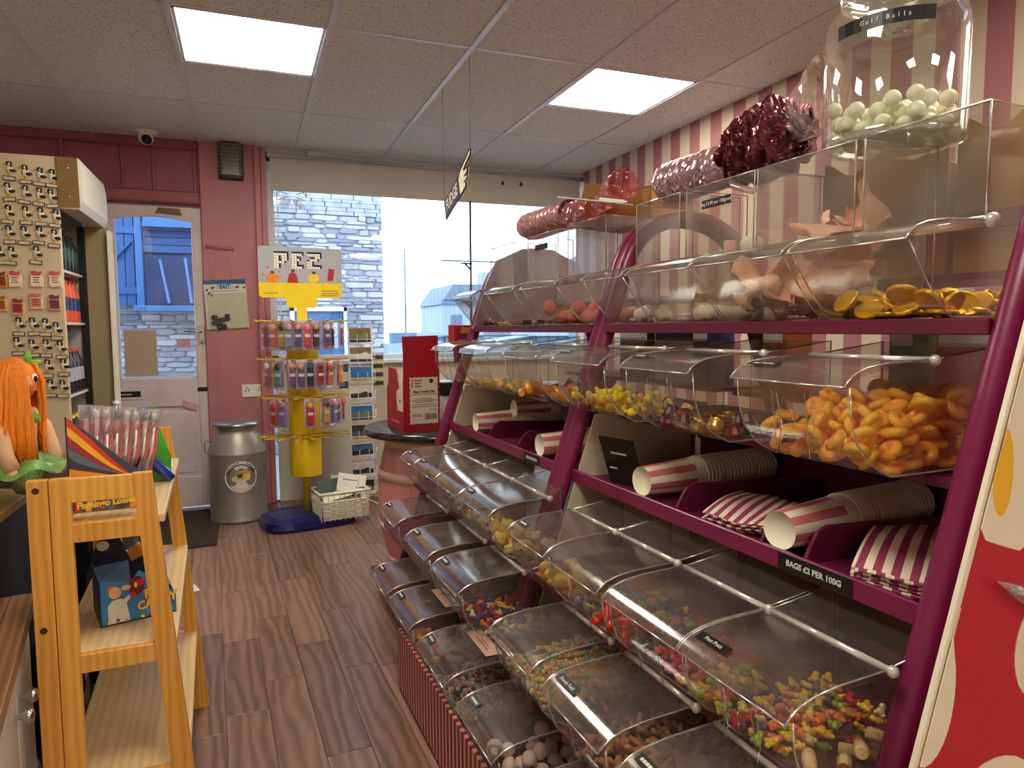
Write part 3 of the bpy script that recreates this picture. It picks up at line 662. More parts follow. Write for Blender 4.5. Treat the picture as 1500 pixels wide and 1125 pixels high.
SPEC = [  # key, s0, s1, tier, printed name, what shows in it
 ('F1a', 2.285, 2.53, 1, '', 'bottom-row bin farthest from the viewpoint, nearly empty'),
 ('F1b', 1.985, 2.24, 1, '', 'bottom-row bin of orange sweets with a pink price label on its lid'),
 ('F1c', 1.63, 1.885, 1, '', 'bottom-row bin of tiny multicoloured sweets with a pink price label'),
 ('N1d', 1.29, 1.525, 1, '', 'bottom-row bin of pink and white mushroom sweets'),
 ('N1e', .93, 1.175, 1, '', 'bottom-row bin of pink sweets nearest the viewpoint'),
 ('F2a', 2.44, 2.70, 2, '', 'empty second-row bin farthest from the viewpoint, in front of the barrel table'),
 ('F2b', 2.04, 2.295, 2, '', 'second-row bin with a worn brown lid, middle of the far rack'),
 ('F2c', 1.728, 1.973, 2, '', 'second-row bin of red, yellow and blue gummy sweets beside the rack posts'),
 ('N2d', 1.265, 1.49, 2, None, 'second-row bin full of pastel candy beads'),
 ('N2e', .975, 1.20, 2, 'Dracula Teeth', 'second-row bin of brown fizzy sweets, labelled Dracula Teeth'),
 ('N2f', .68, .915, 2, '', 'second-row bin cut off by the bottom of the view'),
 ('F3a', 2.66, 2.85, 3, '', 'third-row bin farthest from the viewpoint, catching the window light'),
 ('F3b', 2.37, 2.65, 3, '', 'third-row bin second from the far end of the far rack'),
 ('F3c', 2.105, 2.365, 3, None, 'third-row bin with a bright window reflection, third from the far end'),
 ('F3d', 1.825, 2.095, 3, '', 'third-row bin of pale yellow foam chunks beside the rack posts'),
 ('N3a', 1.455, 1.68, 3, '', 'third-row bin of orange and yellow sweets, near rack, beside the posts'),
 ('N3b', 1.205, 1.45, 3, None, 'third-row bin of mixed jelly shapes and red sticks'),
 ('N3c', .937, 1.175, 3, None, 'third-row bin of red sweets, left of the Pint Pots bin'),
 ('N3d', .69, .928, 3, 'Pint Pots', 'third-row bin of mixed gummy sweets, labelled Pint Pots'),
 ('F4a', 2.785, 3.05, 4, None, 'fourth-row bin farthest from the viewpoint, beside the red box'),
 ('F4b', 2.385, 2.665, 4, None, 'fourth-row bin of yellow foam bananas'),
 ('F4c', 1.94, 2.21, 4, '', 'fourth-row bin of long brown and orange jelly snakes'),
 ('N4a', 1.545, 1.82, 4, '', 'fourth-row bin of yellow sugar ducks'),
 ('N4b', 1.182, 1.44, 4, '', 'fourth-row bin of foil-wrapped chocolates'),
 ('N4c', .79, 1.046, 4, 'Sour Peaches', 'fourth-row bin full of peach rings at the near end'),
 ('F5a', 2.79, 3.05, 5, None, 'tall top-row bin farthest from the viewpoint, against the window'),
 ('F5b', 2.355, 2.63, 5, '', 'tall top-row bin of liquorice sweets, middle of the far rack'),
 ('F5c', 2.005, 2.275, 5, None, 'tall top-row bin of pink marshmallow balls'),
 ('N5a', 1.61, 1.825, 5, None, 'tall top-row bin of pale sweets, first on the near rack'),
 ('N5b', 1.32, 1.58, 5, 'Bag £2.00 per 100gram', 'tall top-row bin of white marshmallows with the black bag-price label'),
 ('N5c', 1.035, 1.31, 5, None, 'tall top-row bin of folded pink foam sweets'),
 ('N5d', .772, 1.014, 5, None, 'tall top-row bin of gold chocolate coins'),
]
TZ = {1: (.50, .295, .145, .36), 2: (.571, .486, .145, .36), 3: (.6975, .661, .145, .36), 4: (.90, 1.108, .155, .40), 5: (1.0, 1.34, .125, .40)}
for key, s0, s1, ti, txt, lb_ in SPEC:
    t, z, h, D = TZ[ti]
    if key == 'F3d': D = .235
    if key == 'N2d' : D = .33
    make_bin(key, s0, s1, t, z, h, D, 'clear ' + lb_, txt, ti == 5, .232 if ti == 5 else 0, key in ('F1b', 'F1c'), .075 if key in ('N3d', 'N4c', 'N2e') else .05)

# ------------------------------------------------------------------ sweets
def hsv(*c): return c
SW = {}
def sweet(kind):
    """one mesh per kind of sweet: (mesh name, mesh, packing radius, flat half-height)"""
    if kind in SW: return SW[kind]
    g = G(); rr = random.Random(kind)
    if kind == 'peach_ring':
        g.torus(.0125, .0098, 13, 8, 0, flat=.9); r = ('peach_ring', g.mesh('peach_ring', two_tone('peach_gum', (253, 208, 60), (248, 166, 58), 2, .35, .9, .4, .12, .15)), .0205, .0088)
    elif kind == 'gold_coin':
        g.lathe([(0, -.0036), (.023, -.0036), (.0252, -.0043), (.026, 0), (.0252, .0043), (.023, .0036), (.0195, .0026), (.008, .0034), (0, .0032)], 20); r = ('chocolate_coin', g.mesh('chocolate_coin', mat('gold_foil', (236, 182, 14), .28, metal=.5, var=.15, scale=120, bump=.4)), .024, .0055)
    elif kind == 'duck':
        g.ell((0, 0, 0), (.017, .013, .012), 9, 6).ell((.010, 0, .014), .0098, 8, 5).ell((-.016, 0, .005), (.008, .0065, .005), 6, 4).ell((.021, 0, .013), (.005, .005, .0026), 6, 4, 1); r = ('sugar_duck', g.mesh('sugar_duck', [mat('duck_yellow', (250, 224, 20), .45, trans=.2), mat('duck_orange', (236, 120, 30), .45)]), .018, .015)
    elif kind.startswith('blob_'):
        c = {'red': (196, 30, 34), 'pink': (226, 130, 140), 'yellow': (232, 196, 30), 'green': (150, 190, 40), 'blue': (52, 74, 150), 'orange': (228, 118, 36), 'purple': (92, 60, 120), 'white': (232, 222, 206), 'cream': (224, 206, 140), 'black': (26, 24, 28), 'teal': (80, 140, 140), 'brown': (112, 66, 40), 'lilac': (150, 140, 190)}[kind[5:]]
        g.ell((0, 0, 0), (.009, .007, .0065), 8, 5).ell((.008, 0, .003), (.006, .006, .005), 7, 5).ell((-.006, .006, 0), (.005, .004, .004), 6, 4).ell((-.006, -.006, 0), (.005, .004, .004), 6, 4)
        r = ('gummy_shape', g.mesh('gummy_shape', mat('gummy_'+kind[5:], c, .3, var=.08, trans=.25, spec=.6)), .0105, .007)
    elif kind == 'mallow_pink': g.lathe([(0, -.021), (.014, -.021), (.016, -.018), (.016, .018), (.014, .021), (0, .021)], 14); r = ('pink_marshmallow', g.mesh('pink_marshmallow', mat('mallow_pink', (232, 178, 172), .8, trans=.2)), .02, .021)
    elif kind == 'mallow_white':
        for a in range(5): g.ell((.015*math.cos(a*1.257), .015*math.sin(a*1.257), 0), (.015, .015, .021), 8, 6)
        r = ('white_marshmallow', g.mesh('white_marshmallow', mat('mallow_white', (244, 240, 218), .8, trans=.2)), .028, .021)
    elif kind == 'pink_ball': g.ell((0, 0, 0), (.027, .025, .023), 12, 8).ell((.008, .005, .007), (.022, .021, .019), 10, 7); r = ('pink_foam_ball', g.mesh('pink_foam_ball', mat('foam_pink', (236, 132, 124), .8, trans=.3, bump=.1, scale=80)), .027, .023)
    elif kind == 'foam_fold':
        def fn(u, v):
            a = u*4.4 - 2.2; rad = .036 + .012*math.sin(v*7+u*3); return (rad*math.sin(a)*1.3 + .010*math.sin(v*9), (v-.5)*.12 + .012*math.sin(u*6), rad*math.cos(a)*(.75+.35*math.sin(v*5)) + .006*math.sin(u*11))
        o = []; g.grid(fn, 12, 8); k = len(g.v)
        nv = [(x*.82, y*.96, z*.82-.003) for x, y, z in g.v]; fs = [f[::-1] for f in g.f]; g.add(nv, fs, 0, True)
        r = ('folded_foam_sweet', g.mesh('folded_foam_sweet', mat('foam_skin', (238, 190, 160), .75, var=.12, scale=40, trans=.35, bump=.15)), .046, .042)
    elif kind == 'worm':
        pts = [(.02*math.cos(i*.55)*(1 if i < 4 else 1.3), -.012+.011*i*.5, .006*math.sin(i*1.3)) for i in range(7)]
        g.tube(pts, [.005, .0062, .0065, .0065, .0065, .006, .0045], 7); r = ('brown_fizzy_sweet', g.mesh('brown_fizzy_sweet', two_tone('fizzy_brown', (120, 66, 36), (196, 140, 98), 2, .1, .9, .6, .2, .3)), .0135, .0075)
    elif kind == 'snake':
        pts = [(-.11+.028*i, .022*math.sin(i*1.15), .012*math.sin(i*.8)) for i in range(9)]
        g.tube(pts, [.010, .016, .019, .019, .019, .019, .018, .016, .019], 9); r = ('jelly_snake', g.mesh('jelly_snake', two_tone('snake_jelly', (226, 150, 52), (122, 34, 22), 0, .35, .75, .25, .25)), .05, .018)
    elif kind == 'foam_banana':
        g.tube([(-.026, 0, -.004), (-.013, .004, 0), (0, .006, .001), (.013, .004, 0), (.026, 0, -.004)], [.006, .012, .014, .012, .006], 8); r = ('foam_banana', g.mesh('foam_banana', mat('banana_yellow', (236, 200, 92), .7, trans=.2)), .02, .013)
    elif kind == 'orange_lobe':
        g.tube([(-.02, 0, -.004), (-.008, .005, 0), (.006, .005, 0), (.02, -.002, -.003)], [.006, .0105, .0105, .006], 8); r = ('orange_foam_sweet', g.mesh('orange_foam_sweet', two_tone('orange_foam', (232, 176, 70), (222, 110, 70), 0, .2, .8, .6, .2)), .0155, .0105)
    elif kind == 'foam_chunk': g.box(-.022, -.016, -.012, .022, .016, .012, c=.005).ell((.006, .004, .01), (.014, .012, .008), 8, 5); r = ('yellow_foam_chunk', g.mesh('yellow_foam_chunk', two_tone('chunk_yellow', (232, 208, 120), (216, 172, 74), 0, .3, .8, .8, .1, .2)), .021, .013)
    elif kind.startswith('foil_'):
        c = {'gold': (206, 160, 40), 'purple': (74, 40, 110), 'red': (160, 30, 40), 'green': (40, 110, 60)}[kind[5:]]
        g.lathe([(0, -.015), (.020, -.015), (.0207, -.005), (.0194, .003), (.0174, .012), (.020, .0155), (0, .017)], 12, mf=lambda i, k: 1 if i in (2, 3) and k % 2 else 0)
        r = ('foil_chocolate', g.mesh('foil_chocolate', [mat('foil_'+kind[5:], c, .25, metal=.8, bump=.4, scale=120), mat('foil_band', (196, 176, 150), .3, metal=.6)]), .0215, .0155)
    elif kind == 'mushroom':
        g.lathe([(0, .016), (.012, .015), (.019, .007), (.020, 0), (.017, -.003), (.010, -.004)], 12, 0).lathe([(.009, -.003), (.010, -.018), (0, -.020)], 10, 1); r = ('mushroom_sweet', g.mesh('mushroom_sweet', [mat('mush_pink', (252, 226, 218), .7, trans=.2), mat('mush_cream', (252, 246, 236), .7)]), .021, .018)
    elif kind == 'red_stick': g.tube([(-.05, 0, 0), (-.015, .003, .001), (.02, -.002, 0), (.05, 0, 0)], .0075, 8); r = ('red_jelly_stick', g.mesh('red_jelly_stick', mat('stick_red', (214, 28, 22), .25, spec=.7)), .026, .0075)
    elif kind == 'cola_end':
        g.tube([(-.035, 0, 0), (-.01, .001, 0)], [.0075, .0095], 9, 0).tube([(-.01, .001, 0), (.012, .002, 0), (.026, 0, 0)], [.0095, .0115, .009], 9, 1); r = ('pint_pot_sweet', g.mesh('pint_pot_sweet', [mat('pot_amber', (176, 110, 40), .3, trans=.3), mat('pot_foam', (232, 206, 150), .6)]), .021, .0105)
    elif kind == 'liquorice': g.lathe([(0, -.009), (.010, -.009), (.011, -.006), (.011, .006), (.010, .009), (0, .009)], 10, mf=lambda i, k: 0); r = ('liquorice_piece', g.mesh('liquorice_piece', mat('liquorice_black', (24, 24, 30), .3)), .0135, .009)
    elif kind == 'white_ball': g.ell((0, 0, 0), .0165, 14, 9); r = ('white_ball_sweet', g.mesh('white_ball_sweet', mat('ball_white', (236, 234, 206), .35, var=.05)), .0168, .0168)
    SW[kind] = r
    return r
def fz(fr, x, h):
    if x >= fr[-1][0]: return 0
    for (a, za), (b, zb) in zip(fr, fr[1:]):
        if x <= b: return za + (zb-za)*(x-a)/(b-a+1e-9)
    return 0
def fill(key, mix, n, label, group, x0=.02, x1=None, y0=0, y1=None, zmax=None, tilt=.6, seed=1, tries=14, slope=0, squash=1.0, name=None):
    """pour n sweets into a bin: each falls onto the heap at the lowest of a few trial spots"""
    root, wd, fr, h, D, s0, t, z = BINS[key]; rr = random.Random(key+str(seed)); put = POURED.setdefault(key, [])
    x1 = x1 or D; y1 = y1 or wd; out = []
    for i in range(n):
        kind = mix[i % len(mix)] if len(mix) < 30 else rr.choice(mix); nm, me, r, hh = sweet(kind); best = None
        for q in range(tries):
            x = rr.uniform(x0+r, max(x0+r+.001, x1-r)); y = rr.uniform(y0+r, max(y0+r+.001, y1-r))
            zz = max(fz(fr, x-r*.8, h), fz(fr, x, h)) + hh + .001
            for (px, py, pz, pr) in put:
                d2 = (px-x)**2 + (py-y)**2; rs_ = (pr+r)*squash
                if d2 < rs_*rs_: zz = max(zz, pz + math.sqrt(rs_*rs_-d2)*(hh/r*.5+.5)*.92)
            sc = zz - slope*x
            if best is None or sc < best[0]: best = (sc, x, y, zz)
        _, x, y, zz = best
        if zmax and zz > zmax: continue
        put.append((x, y, zz, r))
        o = bpy.data.objects.new(name or nm, me); COL.objects.link(o)
        o.location = W(s0, t, z-h) + Matrix.Rotation(RZ, 3, 'Z') @ Vector((x, y, zz))
        tl = tilt if zz > hh + .004 + fz(fr, x, h) else tilt*.3
        o.rotation_euler = (rr.uniform(-tl, tl), rr.uniform(-tl, tl), rr.uniform(0, 6.28))
        tag(o, label.replace('{c}', kind.split('_')[-1]), 'sweet', group and group.replace('{c}', kind.split('_')[-1])); out.append(o)
    return out
POURED = {}
def L(a): return a
fill('N4c', ['peach_ring'], 170, 'orange and yellow peach ring in the near fourth-row bin', 'peach rings', x0=.02, tilt=1.1, slope=.22, zmax=.125)
fill('N4a', ['duck'], 50, 'small yellow sugar duck in the fourth-row duck bin', 'yellow sugar ducks', tilt=.8, x0=.015, x1=.25)
fill('N4a', ['blob_red', 'blob_orange'], 4, '{c} gummy shape lying among the yellow sugar ducks', '{c} gummies among the ducks', x0=.05, x1=.2, seed=2)
fill('N4a', ['blob_teal'], 1, 'single blue-grey gummy shape among the yellow sugar ducks', None, x0=.05, x1=.12, seed=4)
fill('N4b', ['foil_gold', 'foil_purple', 'foil_red', 'foil_green', 'foil_gold'], 22, '{c} foil-wrapped chocolate in the fourth-row bin of wrapped chocolates', '{c} foil chocolates', x0=.08, x1=.33, tilt=.5, slope=-.1)
fill('F4c', ['snake'], 10, 'long brown and orange jelly snake in the fourth-row bin', 'jelly snakes', x0=-.01, x1=.36, tilt=.35, y0=.0, squash=.55)
fill('F4b', ['foam_banana'], 26, 'yellow foam banana in the far rack fourth-row bin', 'foam bananas', x0=.02, x1=.26, tilt=.5)
fill('F4a', ['blob_red', 'blob_yellow', 'blob_orange', 'blob_brown'], 30, '{c} gummy in the farthest fourth-row bin, beside the red box', '{c} gummies in the farthest fourth-row bin', name='gummy_drop', x0=.02, x1=.26)
fill('N5d', ['gold_coin'], 62, 'gold foil chocolate coin in the top-row coin bin', 'gold chocolate coins', x0=.015, tilt=.95, zmax=.105, squash=.8)
fill('N5c', ['foam_fold'], 11, 'folded skin-pink foam sweet in the tall top-row bin', 'folded pink foam sweets', x0=.015, tilt=.8, squash=.75, seed=3)
fill('N5b', ['mallow_white'], 9, 'white marshmallow at the bottom of the tall top-row bin', 'white marshmallows', x0=.02, tilt=.9, squash=.85)
fill('N5a', ['blob_white', 'blob_orange', 'mallow_white'], 7, '{c} sweet in the first tall bin of the near rack', '{c} sweets in the first tall bin', name='foam_sweet', x0=.02, x1=.3)
fill('F5c', ['pink_ball'], 20, 'pink marshmallow ball in the far rack top-row bin', 'pink marshmallow balls', x0=.02, x1=.36, squash=.88, tilt=.9)
fill('F5b', ['liquorice', 'blob_yellow', 'liquorice', 'blob_white', 'blob_cream'], 36, '{c} liquorice assortment sweet in the middle far top-row bin', '{c} sweets in the middle far bin', name='liquorice_sweet', x0=.02, x1=.3)
fill('F5a', ['liquorice', 'blob_yellow', 'liquorice', 'blob_red'], 34, '{c} liquorice assortment sweet in the farthest top-row bin', '{c} sweets in the farthest top bin', name='liquorice_sweet', x0=.02, x1=.3)
# lone marshmallows standing on the sill in front of the hopper
for kd, s, dz, lb_ in (('mallow_pink', 1.455, .021, 'single pink cylinder marshmallow standing inside the tall bin above its lid'), ('mallow_white', 1.375, .022, 'single white marshmallow standing inside the tall bin above its lid')):
    nm, me, r, hh = sweet(kd); tag(obj(nm, me, None, None, W(s, 1.235, 1.383+dz), (0, 0, .3)), lb_, 'sweet')
tag(obj('marshmallow_ledge', G().box(0, 0, 0, .05, .2, .004), plast, None, W(1.34, 1.195, 1.379), (0, 0, RZ)), 'narrow clear ledge under the two lone marshmallows', 'ledge')
for i, (s, t, zz) in enumerate(((1.17, 1.27, 1.40), (1.10, 1.30, 1.44), (1.22, 1.32, 1.41), (1.12, 1.26, 1.335))):
    nm, me, r, hh = sweet('foam_fold'); o = tag(obj(nm, me, None, None, W(s, t, zz), (.4+i, .5*i, 1.1*i)), 'folded skin-pink foam sweet in the tall top-row bin', 'sweet', 'folded pink foam sweets'); o.scale = (1.0,)*3
fill('N3a', ['blob_orange', 'blob_yellow', 'foam_banana'], 46, '{c} sweet in the near rack third-row bin by the posts', '{c} sweets by the posts', name='jelly_drop', x0=.015, x1=.2, zmax=.09)
fill('N3b', ['blob_lilac', 'blob_blue', 'blob_yellow', 'blob_orange', 'blob_purple', 'blob_green', 'blob_brown', 'blob_teal', 'blob_red'], 150, '{c} jelly shape in the third-row mixed jelly bin', '{c} mixed jelly shapes', name='jelly_shape', x0=.015, x1=.3, zmax=.115)
fill('N3b', ['red_stick'], 13, 'bright red jelly stick in the third-row mixed bin', 'red jelly sticks', x0=.0, x1=.16, y0=-.012, y1=.075, tilt=.5, seed=9, squash=.6)
fill('N3c', ['blob_red', 'blob_pink', 'blob_red'], 70, '{c} jelly sweet in the third-row red bin', '{c} jelly sweets', name='jelly_sweet', x0=.03, x1=.3, y0=.09, zmax=.125)
fill('N3c', ['blob_yellow', 'blob_yellow', 'blob_pink', 'blob_green'], 48, '{c} flower gummy at the near end of the third-row red bin', '{c} flower gummies', name='flower_gummy', x0=.015, x1=.22, y1=.10, zmax=.135, seed=5)
fill('N3d', ['blob_yellow', 'blob_green', 'blob_pink', 'blob_yellow', 'blob_orange', 'blob_cream', 'blob_purple', 'blob_red', 'blob_yellow'], 150, '{c} gummy in the Pint Pots bin', '{c} gummies in the Pint Pots bin', name='fruit_gummy', x0=.015, x1=.32, y0=.085, zmax=.125)
fill('N3d', ['cola_end'], 8, 'amber pint pot sweet with a creamy head, near side of the Pint Pots bin', 'pint pot sweets', x0=.03, x1=.34, y1=.085, seed=6, tilt=.4, zmax=.11)
fill('F3d', ['foam_chunk'], 26, 'pale yellow foam chunk in the third-row bin by the posts', 'yellow foam chunks', x0=.015, tilt=.7, zmax=.13)
fill('F3c', ['blob_yellow', 'blob_cream', 'blob_white'], 46, '{c} sweet in the third-row bin with the window reflection', '{c} sweets under the reflection', name='foam_drop', x0=.015, x1=.24, zmax=.09)
fill('F3b', ['blob_cream', 'blob_brown', 'blob_white'], 40, '{c} sweet in the third-row bin second from the far end', '{c} sweets second from the far end', name='fudge_drop', x0=.015, x1=.22, zmax=.07)
fill('F2c', ['blob_red', 'blob_yellow', 'blob_blue', 'blob_white', 'blob_purple', 'blob_red', 'blob_orange'], 90, '{c} gummy in the second-row bin beside the rack posts', '{c} second-row gummies', name='gummy_bear', x0=.02, x1=.3, zmax=.085)
fill('F2b', ['blob_brown', 'blob_purple'], 30, 'dark {c} sweet in the second-row bin of the far rack', 'dark {c} sweets', name='chocolate_drop', x0=.04, x1=.28, zmax=.05)
fill('N2e', ['worm'], 130, 'pinkish brown fizzy sweet in the Dracula Teeth bin', 'brown fizzy sweets', x0=.015, tilt=1.0, zmax=.12, squash=.85)
fill('F1b', ['orange_lobe'], 46, 'orange and yellow foam sweet in the bottom-row bin', 'orange foam sweets', x0=.015, x1=.3, zmax=.13, tilt=.6)
fill('N1d', ['mushroom'], 24, 'pink-capped mushroom sweet in the bottom-row bin', 'mushroom sweets', x0=.015, x1=.3, zmax=.10, tilt=1.2)
fill('N1e', ['mushroom', 'blob_pink'], 30, 'pink {c} sweet in the nearest bottom-row bin', '{c} sweets in the nearest bottom bin', name='foam_mushroom', x0=.015, x1=.3, zmax=.10, tilt=1.2)
fill('N2f', ['mushroom', 'blob_cream'], 16, '{c} sweet in the bin cut off by the bottom of the view', '{c} sweets at the bottom edge', name='foam_mushroom', x0=.1, x1=.3, zmax=.06)
# uncountable tiny sweets: one heap each
def heap(key, cols, r, n, label, x0, x1, top, seed=2, strings=False):
    root, wd, fr, h, D, s0, t, z = BINS[key]; g = G(); rr = random.Random(seed)
    for i in range(n):
        x = rr.uniform(x0, x1); y = rr.uniform(.008, wd-.008); lo = fz(fr, x, h)
        zt = min(h-.012, max(lo+.004, top + .012*math.sin(x*40+y*31) + .10*(x-.15)))
        zz = zt - r*rr.random()*3 if i % 3 else rr.uniform(lo+r, max(lo+r*1.1, zt))
        zz = max(zz, lo+r)
        if strings:
            a = rr.uniform(0, PI); c = rr.randrange(len(cols))
            for q in range(6):
                px = x + math.cos(a)*q*r*1.5; py = y + math.sin(a)*q*r*1.5
                if 0.01 < py < wd-.006 and px < x1+.02 and zz > fz(fr, px-r, h): g.ell((px, py, zz), (r, r, r*.95), 5, 4, (c+q) % len(cols))
        else: g.ell((x, y, zz), r, 5, 4, rr.randrange(len(cols)))
    return tag(obj('tiny_sweets', g, [mat('tiny_%d_%d_%d' % c, c, .4) for c in cols], None, W(s0, t, z-h), (0, 0, RZ)), label, 'sweets', None, 'stuff')
heap('N2d', [(220, 190, 140), (214, 150, 130), (220, 206, 90), (110, 160, 190), (170, 196, 110), (226, 170, 150)], .0062, 520, 'strings of pastel candy beads filling the second-row bin', .05, .325, .075, strings=True)
heap('F1c', [(90, 140, 170), (206, 150, 140), (120, 160, 130), (212, 196, 176), (210, 120, 90)], .0052, 1000, 'tiny blue, pink and green sweets in the bottom-row bin', .03, .34, .06)

# ------------------------------------------------------------------ paper cups and bags in the trays
cupw = mat('cup_paper', (236, 226, 202), .6, var=.02); cupp = mat('cup_pink', (206, 112, 122), .6, var=.03); cupin = mat('cup_inside', (240, 234, 208), .6, var=.02)
def cup_mesh():
    g = G(); seg = 28
    g.lathe([(.038, 0), (.0382, .004), (.0455, .155), (.0475, .188)], seg, 0, mf=lambda i, k: 1 if i < 2 and (k//2) % 2 else 0)
    g.lathe([(.0475, .188), (.0500, .189), (.0508, .193), (.0492, .196), (.0468, .192)], seg, 0)
    g.lathe([(0, .006), (.036, .006), (.0375, 0), (.038, 0)], seg, 2)
    g.lathe([(.0468, .192), (.037, .008), (0, .008)], seg, 2)
    return g.mesh('paper_cup', [cupw, cupp, cupin])
CUP = cup_mesh()
def cup_stack(s, t, z, n, label, label1, group, pitch=.0135, yaw=0, dip=0):
    base = W(s, t, z); ax = (Matrix.Rotation(yaw, 3, 'Z') @ Vector((math.cos(A), -math.sin(A), 0))).normalized(); ax.z = dip; ax.normalize()
    rot = ax.to_track_quat('Z', 'Y').to_euler()
    for i in range(n):
        o = bpy.data.objects.new('paper_cup', CUP); COL.objects.link(o); o.location = base + ax*(pitch*i); o.rotation_euler = rot
        o.rotation_euler.rotate_axis('Z', .12*(i % 3))
        tag(o, label1 if i == 0 else label + ', %s from the front' % ORD[i], 'cup', group)
cup_stack(1.50, 1.0, .803, 20, 'striped paper cup in the stack beside the black booklet', 'outermost striped paper cup of the near rack stack beside the black booklet', 'nested cups in the first near stack', yaw=.10)
cup_stack(1.02, 1.0, .803, 20, 'striped paper cup in the stack beside the striped bags', 'outermost striped paper cup of the stack right behind the bag-price label', 'nested cups in the second near stack', yaw=.12)
cup_stack(2.76, 1.0, .803, 18, 'pink and white striped paper cup nested in the far rack stack', 'outermost striped paper cup of the far rack stack', 'nested cups in the far stack')
cup_stack(2.74, 1.17, .805+.05, 2, 'pink striped paper cup lying behind the far rack stack', 'pink striped paper cup lying behind the far rack stack', 'cups behind the far stack')
cup_stack(2.12, 1.0, .803, 16, 'pink and white striped paper cup nested beside the far rack post', 'outermost striped paper cup beside the far rack post', 'nested cups beside the far post')
# cups seen below the peach rings, on the far side of the rack
def far_stack(s, nm):
    ax = -Vector((math.cos(A), -math.sin(A), 0)); rot = ax.to_track_quat('Z', 'Y').to_euler()
    for i in range(16):
        o = bpy.data.objects.new('paper_cup', CUP); COL.objects.link(o); o.location = W(s, 1.92, .803) + ax*(.0135*i); o.rotation_euler = rot
        tag(o, 'paper cup, %s of the %s stack on the far side under the peach rings' % (ORD[i], nm), 'cup', 'nested cups on the far side, ' + nm)
far_stack(1.38, 'left'); far_stack(1.20, 'right')
bag_m = stripes('bag_stripes', (230, 214, 192), (148, 52, 84), 1, .027, 0, .5, .7)
bagr = random.Random(4)
def bag_mesh(lx, ly, curl):
    g = G()
    def fn(u, v): return ((u-.5)*lx, (v-.5)*ly, .012*curl*math.sin(u*PI)*(v*1.2) + .010*curl*v*v + .004*math.sin(v*9+u*3))
    g.grid(fn, 8, 8); n = len(g.v); vs = [(x, y, z-.0022) for x, y, z in g.v]; fs = [f[::-1] for f in g.f]; g.add(vs, fs, 0, True)
    for k in range(8): g.f.append([k, k+1, n+k+1, n+k]); g.m.append(0); g.s.append(False)
    return g.mesh('paper_bag', bag_m)
BM = [bag_mesh(.30, .20, c) for c in (.5, .8, 1.1)]
for i in range(12):
    o = bpy.data.objects.new('striped_paper_bag', BM[i*3//12]); COL.objects.link(o)
    o.location = W(.825+bagr.uniform(-.006, .006), 1.165+bagr.uniform(-.006, .006), .758+.0032*i); o.rotation_euler = (-.03-.004*i, -.05, RZ+.55+bagr.uniform(-.03, .03))
    tag(o, 'striped paper bag, %s from the top of the pile beside the near post' % ORD[11-i], 'bag', 'striped paper bags by the near post')
for i in range(6):
    o = bpy.data.objects.new('striped_paper_bag', BM[i//2]); COL.objects.link(o); o.scale = (.8, .8, .8)
    o.location = W(1.22+bagr.uniform(-.01, .01), 1.13+bagr.uniform(-.01, .01), .762+.004*i); o.rotation_euler = (0, -.03, RZ+.5+bagr.uniform(-.05, .05))
    tag(o, 'striped paper bag, %s from the top of the small pile between the cup stacks' % ORD[5-i], 'bag', 'small striped bags between the cups')
pl = thing('price_label', 'long black price strip reading BAGS £2 PER 100G on the near cup tray', 'label', W(.965, .974, .757), (0, 0, RZ))
obj('label_strip', G().box(-.0014, -.085, -.0165, 0, .085, .0165, c=.0006), lab_b, pl, (0, -.055, 0))
text('BAGS £2 PER 100G', .0155, pl, (-.0016, -.055, 0), (PI/2, 0, -PI/2), lab_w, bold=.0004)
pl = thing('price_label', 'black price strip on the far rack cup tray', 'label', W(2.13, .974, .757), (0, 0, RZ))
obj('label_strip', G().box(-.0014, -.06, -.0165, 0, .06, .0165, c=.0006), lab_b, pl)
b = G(); yy = -.045
while yy < .045: b.box(-.0018, yy, -.005, -.0014, yy+.006, .005); yy += .009
obj('printed_word', b, lab_w, pl)
bk = thing('booklet', 'black booklet leaning in the tray left of the near cups', 'booklet', W(1.66, 1.06, .753), (.0, -.35, RZ+.25))
obj('cover', G().box(-.003, -.065, 0, .003, .065, .15, c=.001), mat('booklet_black', (18, 20, 22), .4), bk)
obj('printed_word', G().box(-.0035, -.03, .10, -.003, .03, .106).box(-.0035, .02, .05, -.003, .05, .056), lab_w, bk)
rb = thing('red_scoop', 'dark red scoop handle lying behind the black booklet', 'scoop', W(1.62, 1.30, .79), (0, 0, .3))
obj('scoop_handle', G().tube([(0, 0, 0), (.05, 0, .02), (.10, 0, .03)], [.012, .012, .016], 8), mat('dark_red_plastic', (120, 24, 28), .35), rb)
# things seen through the gap between the top rows, on the far side shelf
for i, (s, wd, c, lb_) in enumerate(((1.70, .10, (222, 120, 30), 'orange packet'), (1.25, .08, (120, 176, 90), 'green packet'), (1.08, .16, (224, 96, 60), 'red and orange packet'), (2.5, .22, (16, 40, 84), 'navy packet'), (2.22, .26, (226, 222, 210), 'white carton'), (2.06, .10, (40, 60, 110), 'blue packet'))):
    p = thing('sweet_packet', lb_ + ' on the far side shelf, seen under the top row of bins', 'packet', W(s, 1.62, .991), (0, 0, RZ))
    obj('wrapper', G().box(0, -wd/2, 0, .12, wd/2, .24, c=.006), mat('packet_%d' % i, c, .4), p)
    obj('packet_band', G().box(-.001, -wd/2+.01, .16, .0, wd/2-.01, .20), white if i != 4 else navy, p)
